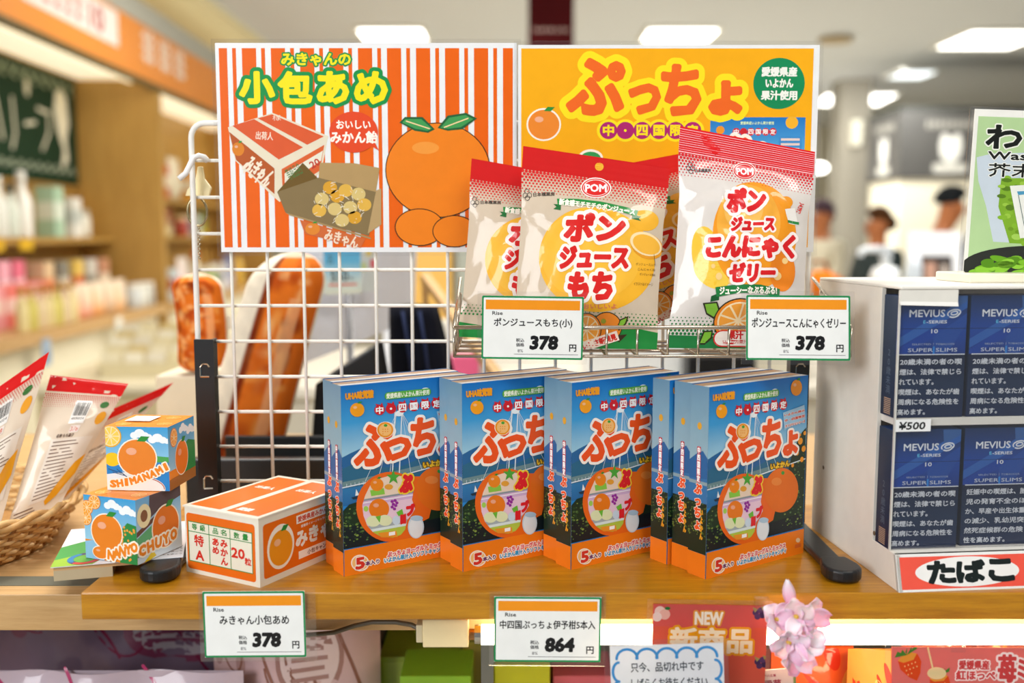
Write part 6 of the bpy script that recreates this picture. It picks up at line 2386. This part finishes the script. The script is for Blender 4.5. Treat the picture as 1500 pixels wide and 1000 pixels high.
def soft_pack(label, x, y, w, h, d, col, col2, seed, rz=0.0, tw=.35):
    """crinkled plastic bag of sweets standing on the lower shelf"""
    r = random.Random(seed)
    t = thing('snack_bag', label, 'snack bag', (x, y, LZ), rz, 'plastic bags on the lower shelf')
    a = Art(w, h, box=(0, 0, 100, 100))
    a.rect(0, 0, 100, 100, col, 0)
    for k in range(3):
        a.line([(20 + 24 * k, -2), (44 + 26 * k, 40 + 6 * k)], .0035, col2, 1)
    a.ell(62, 26, 19, 17, mixc(col2, col, .25), 1)
    a.ell(62, 26, 16.4, 14.4, mixc(col, '#ffffff', .25), 2)
    for k in range(5):
        a.rect(52, 19 + 3.6 * k, 72 - 2 * (k % 2), 20.6 + 3.6 * k, mixc(col2, col, .35), 3)
    for cx, cy in ((36, 8), (44, 30), (14, 24), (56, 26)):
        a.arc(cx, cy, 7, 10, 0, 200, .0025, col2, 1, rot=-25)
    for k in range(9):
        a.ell(r.uniform(4, 30), r.uniform(4, 34), 3.4, 4, mixc(col2, col, .5), 1)
    ks = [(r.uniform(20, 70), r.uniform(-60, 60), r.uniform(0, 6)) for _ in range(4)]
    def fn(px, py, L):
        u = px / w * 2 - 1
        e = max(0, min(1, (h - py) / .05))
        g = d * (.15 + .85 * e) * max(0, 1 - abs(u) ** 3)
        g += .0035 * sum(sin(kx * px + ky * py + ph) for kx, ky, ph in ks) * max(0, 1 - u * u)
        return Vector((px - w / 2, -g - L * .0001, py))
    b = MB()
    a.emit(b, FILM, fn, (.012, .012))
    n = 16
    vs = [(w * i / n - w / 2, .0005, h * j / n) for j in range(n + 1) for i in range(n + 1)]
    b.add(vs, [(j * (n + 1) + i, (j + 1) * (n + 1) + i, (j + 1) * (n + 1) + i + 1, j * (n + 1) + i + 1) for j in range(n) for i in range(n)], FILM, col)
    b.build('film', t, smooth=True)
    return t


soft_pack('large mauve printed plastic bag on the lower shelf at the far left', -.45, 1.21, .40, .325, .05, '#75647a', '#7a1c44', 1)  # base colour darkened to include the shade under the counter
soft_pack('pale pink plastic bag lying lower in front of the mauve bag', -.46, 1.03, .34, .235, .03, '#c9b8c4', '#b8346a', 2)
soft_pack('blush pink plastic bag with brown stripes on the lower shelf under the price card', -.245, 1.09, .19, .328, .04, '#c9a9ac', '#8a5a4c', 3)
soft_pack('grey blue plastic bag between the mauve and blush bags', -.28, 1.30, .16, .32, .03, '#8f98a8', '#a85a6a', 6)


def low_box(label, px0, px1, py, Y, d, col, h=None, col2=None, name='gift_box', grp='boxes on the lower shelf'):
    x0, x1 = at(px0, 960, Y).x, at(px1, 960, Y).x
    z1 = at(750, py, Y).z
    z0 = LZ if h is None else z1 - h
    b = MB().box(0, 0, 0, x1 - x0, d, z1 - z0, CARTON, col)
    if col2:
        b.box(.004, -.0006, (z1 - z0) * .55, x1 - x0 - .004, 0, (z1 - z0) - .006, CARTON, col2)
    o = b.build(name, loc=(x0, Y, z0), bevel=.0015)
    tag(o, label, 'box', grp)
    return o


low_box('tallest dark green box on the lower shelf beside the blush pink bag', 560, 676, 938, 1.25, .10, '#1f5c2a', col2='#2c7a3a')
low_box('lime green box in front of the dark green box on the lower shelf', 556, 672, 962, 1.12, .10, '#9ab23a', col2='#aabf4c')
low_box('olive yellow box standing beside the metal post on the lower shelf', 678, 712, 940, 1.16, .1, '#b5ad4a', col2='#c2b85c')
low_box('bright lime box low on the lower shelf under the price card 864', 724, 806, 974, 1.06, .09, '#a8ac1e')
low_box('grey brown box on the lower shelf right of the price card 864', 812, 905, 955, 1.22, .1, '#7a6f5e', col2='#8f8470')
low_box('green low box in front on the lower shelf', 585, 690, 990, 1.02, .07, '#7fae2c')
low_box('deep pink low box on the lower shelf beside the cloud notice', 810, 900, 990, 1.08, .07, '#b85a6a')


def glow_pack(label, px0, px1, py, Y, col, seed):
    r = random.Random(seed)
    x0, x1 = at(px0, 960, Y).x, at(px1, 960, Y).x
    h = at(750, py, Y).z - LZ
    w = x1 - x0
    a = Art(w, h, box=(0, 0, 100, 100))
    a.rect(0, 0, 100, 100, col, 0)
    for k in range(7):
        a.ell(r.uniform(10, 90), r.uniform(2, 34), r.uniform(5, 16), r.uniform(2, 6), r.choice(['#f4a03a', '#e5341a', '#f7c070', '#c9260f']), 1, rot=r.uniform(-40, 40))
    ks = [(r.uniform(20, 80), r.uniform(-60, 60), r.uniform(0, 6)) for _ in range(4)]
    def fn(px, py_, L):
        u = px / w * 2 - 1
        return Vector((px, -.02 * max(0, 1 - abs(u) ** 3) * min(1, (h - py_) / .04 + .1) - .003 * sum(sin(kx * px + ky * py_ + ph) for kx, ky, ph in ks) * (1 - u * u) - L * .0001, py_))
    b = MB()
    a.emit(b, FILM, fn, (.01, .012))
    n = 12
    vs = [(w * i / n, .0005, h * j / n) for j in range(n + 1) for i in range(n + 1)]
    b.add(vs, [(j * (n + 1) + i, (j + 1) * (n + 1) + i, (j + 1) * (n + 1) + i + 1, j * (n + 1) + i + 1) for j in range(n) for i in range(n)], FILM, col)
    tag(b.build('snack_bag', loc=(x0, Y, LZ), smooth=True), label, 'snack bag', 'red orange bags under the strip lamp')


glow_pack('vermilion snack bag under the strip lamp just right of the pink flower', 1130, 1250, 946, .99, '#f0602c', 1)
glow_pack('orange snack bag under the strip lamp between flower and strawberry poster', 1242, 1330, 950, .95, '#f79a44', 2)
glow_pack('scarlet snack bag behind the strawberry poster under the strip lamp', 1320, 1440, 935, 1.02, '#ee6a3a', 3)
glow_pack('brick red snack bag at the lower right corner', 1430, 1540, 940, 1.0, '#c8583a', 4)
glow_pack('rust snack bag behind the red new item card', 960, 1130, 950, 1.04, '#b54a34', 5)

# ================================================================ cards hanging at the lower right
def hang_card(name, label, w, h, loc, rot, art, col='#f0f0ee', film=True, mat=CARD, clip=None):
    t = thing(name, label, 'card', loc, rot=rot)
    b = MB().box(0, -.0004, -h, w, .0004, 0, mat, col)
    art.emit(b, mat, flat((0, -.0004, -h), (1, 0, 0), (0, 0, 1)))
    b.build('print', t)
    if film:
        MB().box(-.005, .0005, -h - .004, w + .004, .001, .004, CLEAR).build('sleeve', t)
    if clip:
        MB().box(clip, -.001, -.004, clip + .012, .006, .006, CLEAR).build('clip', t)
    return t


w, h = .097, .075
a = Art(w, h, box=(957, 882, 1125, 1010))
a.rect(957, 882, 1125, 1010, '#d65a54', 0)
a.rect(957, 915, 1125, 1010, '#db5c46', 1)
a.text('NEW', 1019, 893, 1059, 911, '#fff6e6', 4, bold=.05, out=[(.12, '#e8a23c')])
a.text('新商品', 984, 917, 1103, 953, '#fff0d0', 4, bold=.04, out=[(.09, '#f2a818')])
for x, y, r_, c in ((967, 893, 8, '#f3d2c8'), (974, 897, 8, '#eeb9ac'), (963, 901, 7, '#f6ded6')):
    a.ell(x, y, r_, r_, c, 3)
a.ell(978, 888, 4, 2.4, '#2f7a3a', 4)
for bx, by in ((1112, 892), (1118, 966)):
    for dx, dy, c in ((-5, 0, '#4a2f5c'), (2, -3, '#5c3a6c'), (5, 4, '#3f2850'), (-2, 6, '#553564')):
        a.ell(bx + dx, by + dy, 4.6, 4.6, c, 3)
    a.poly([(bx - 10, by - 8), (bx - 2, by - 5), (bx - 6, by)], '#a89a5a', 4)
    a.poly([(bx + 2, by - 10), (bx + 10, by - 8), (bx + 5, by - 3)], '#a89a5a', 4)
p = at(957, 884, .8125)
hang_card('new_item_card', 'red card with yellow edged lettering and berries below the board', w, h, p, (0, radians(1.0), 0), a, '#c8453f', clip=.086)

w, h = .094, .085
a = Art(w, h, box=(0, 0, 94, 85))
a.rect(0, 0, 94, 85, '#eef0f4', 0, rad=.004)
bl = '#4aa0de'
pts = []
for k in range(5):
    cx = 14 + 16.5 * k
    a.arc(cx, 11, 8.6, 8, 180, 360, .0022, bl, 1)
for k in range(5):
    a.arc(7, 22 + 16 * k, 5, 8, 90, 270, .0022, bl, 1)
    a.arc(87, 22 + 16 * k, 5, 8, -90, 90, .0022, bl, 1)
a.text('只今、品切れ中です', 17, 14.5, 77, 22.5, '#3a444e', 2, bold=.015)
a.text('しばらくお待ちください', 17, 28, 80, 36.5, '#3a444e', 2, bold=.015)
p = at(893, 946, .795)
hang_card('cloud_notice', 'white notice with a blue cloud border in front of the red card', w, h, p, (radians(-3), radians(-2.2), radians(-1)), a, '#eef0f4')

w, h = .066, .05
a = Art(w, h, box=(0, 0, 66, 50))
a.rect(0, 0, 66, 50, '#e9d6cf', 0)
a.text('瀬戸内名菓', 36, 4, 49, 6.5, '#b04a5a', 1, bold=.02)
a.text('白雪夢', 32, 9, 53, 19, '#a83a4e', 1, bold=.02)
a.ell(3, 16, 3, 3, '#b04a5a', 1)
p = at(1052, 986, .815)
hang_card('pale_card', 'pale pink card with dark red lettering under the red card', w, h, p, (0, radians(-4.5), 0), a, '#e9d6cf', film=False)

w, h = .135, .09
a = Art(w, h, box=(1306, 946, 1541, 1103))
a.rect(1306, 946, 1541, 1103, '#e57a72', 0)
a.rect(1306, 1000, 1541, 1103, '#dd655e', 1)
def berry(cx, cy, s, rot):
    r_ = radians(rot)
    def q(x, y):
        return (cx + s * (x * cos(r_) - y * sin(r_)), cy + s * (x * sin(r_) + y * cos(r_)))
    a.poly([q(-14, -14), q(-6, -19), (q(6, -19)), q(14, -13), q(15, -2), q(8, 12), q(0, 20), q(-8, 12), q(-15, -2)], '#e8501c', 3)
    a.poly([q(-14, -14), q(-6, -19), q(6, -19), q(13, -14), q(6, -8), q(-8, -9)], '#f2a23a', 4)
    for k in range(10):
        a.ell(*q(-8 + (k % 4) * 5, -4 + (k // 4) * 6), .9, 1.1, '#f9d080', 5)
    for k in range(5):
        a.poly([q(0, -17), q(-16 + 8 * k, -22 + abs(k - 2)), q(-10 + 7 * k, -26)], '#4f8a34', 5)
berry(1335, 975, 1.1, -22)
berry(1378, 1004, 1.0, -10)
a.line([(1359, 947), (1367, 980)], .0015, '#f6d9a0', 3)
a.ell(1372, 984, 14, 9, '#f8dfa6', 6)
wt = '#fff2ee'
a.text('愛媛県産', 1405, 965, 1449, 978, '#d84a4a', 5, bold=.04, out=[(.14, wt)])
a.text('紅ほっぺ', 1401, 980, 1458, 993, '#d84a4a', 5, bold=.05, out=[(.14, wt)])
a.text('苺', 1463, 957, 1488, 996, '#d84a4a', 5, bold=.04, out=[(.08, wt)])
a.text('ミルク', 1492, 962, 1536, 990, '#d84a4a', 5, bold=.05, out=[(.1, wt)])
p = at(1306, 947, .808)
hang_card('strawberry_card', 'red card with two strawberries and white edged lettering at the lower right', w, h, p, (radians(-6), radians(.4), 0), a, '#d4564e', clip=.05)

# ================================================================ artificial pink blossom
p = at(1160, 920, .797)
t = thing('blossom_spray', 'pink artificial blossom spray clipped below the board front', 'flower', p)
rnd = random.Random(21)
blooms = [(.002, -.004, .013, 0), (-.014, 0, .008, 40), (.012, .002, .010, -30), (-.004, -.006, -.008, 15), (.010, -.004, -.010, 70), (.002, 0, -.022, 20)]
for k, (dx, dy, dz, r0) in enumerate(blooms):
    b = MB()
    for q in range(5):
        an = radians(r0 + q * 72 + rnd.uniform(-12, 12))
        ln, wd = rnd.uniform(.0145, .018), rnd.uniform(.0150, .0185)
        n, m = 6, 5
        vs, cc, fs = [], [], []
        tone = rnd.choice(['#fae3ee', '#f8d2e6', '#fcebf0', '#fae2e2'])
        for j in range(m + 1):
            v = j / m
            for i in range(n + 1):
                u = i / n * 2 - 1
                hw = wd / 2 * (sin(pi * min(.93, .08 + .80 * v)) ** .75)
                rr = v * ln * (1 - .12 * u * u * v)
                y = -.005 * v - .004 * u * u * v - .005 * v * v * sin(an * 3 + r0)
                x = u * hw
                X = cos(an) * x - sin(an) * rr
                Z = sin(an) * x + cos(an) * rr
                vs.append((X, y - .0006 * q, Z))
                cc.append(mixc(mixc('#eda3c0', tone, min(1, .25 + v * 2.4)), '#ee9ccc', .7 * (v ** 3) * (abs(u) ** 2)))
        for j in range(m):
            for i in range(n):
                fs.append((j * (n + 1) + i, j * (n + 1) + i + 1, (j + 1) * (n + 1) + i + 1, (j + 1) * (n + 1) + i))
        b.add(vs, fs, PETAL, cols=cc)
    b.ball((0, -.002, 0), .0022, .0022, .0022, PETAL, '#e9c25a', 8, 6)
    b.build('flower_head', t, loc=(dx, dy, dz), rot=(radians(rnd.uniform(-25, 25)), radians(rnd.uniform(-20, 20)), radians(rnd.uniform(-35, 35))), smooth=True, solid=.0003)
b = MB()
vs, cc, fs = [], [], []
for j in range(9):
    v = j / 8
    for i in range(5):
        u = i / 4 * 2 - 1
        vs.append((-.001 + .0055 * u * sin(pi * (.1 + .85 * v)) - .004 * v, -.002 + .003 * u * u, .018 + .024 * v))
        cc.append(mixc('#f0a8cc', '#fbe9f0', v))
for j in range(8):
    for i in range(4):
        fs.append((j * 5 + i, j * 5 + i + 1, j * 5 + i + 6, j * 5 + i + 5))
b.add(vs, fs, PETAL, cols=cc)
b.build('bud', t, smooth=True, solid=.0004)
MB().tube([(0, .004, .01), (.001, .012, .012), (.001, .022, .012)], .0012, PLAST, '#7a8a4a', 6).build('stem', t)
MB().tube([(.002, .0, -.02), (.004, .0, -.05), (.003, .002, -.09)], .0012, PLAST, '#7a8a4a', 6).build('stem', t)
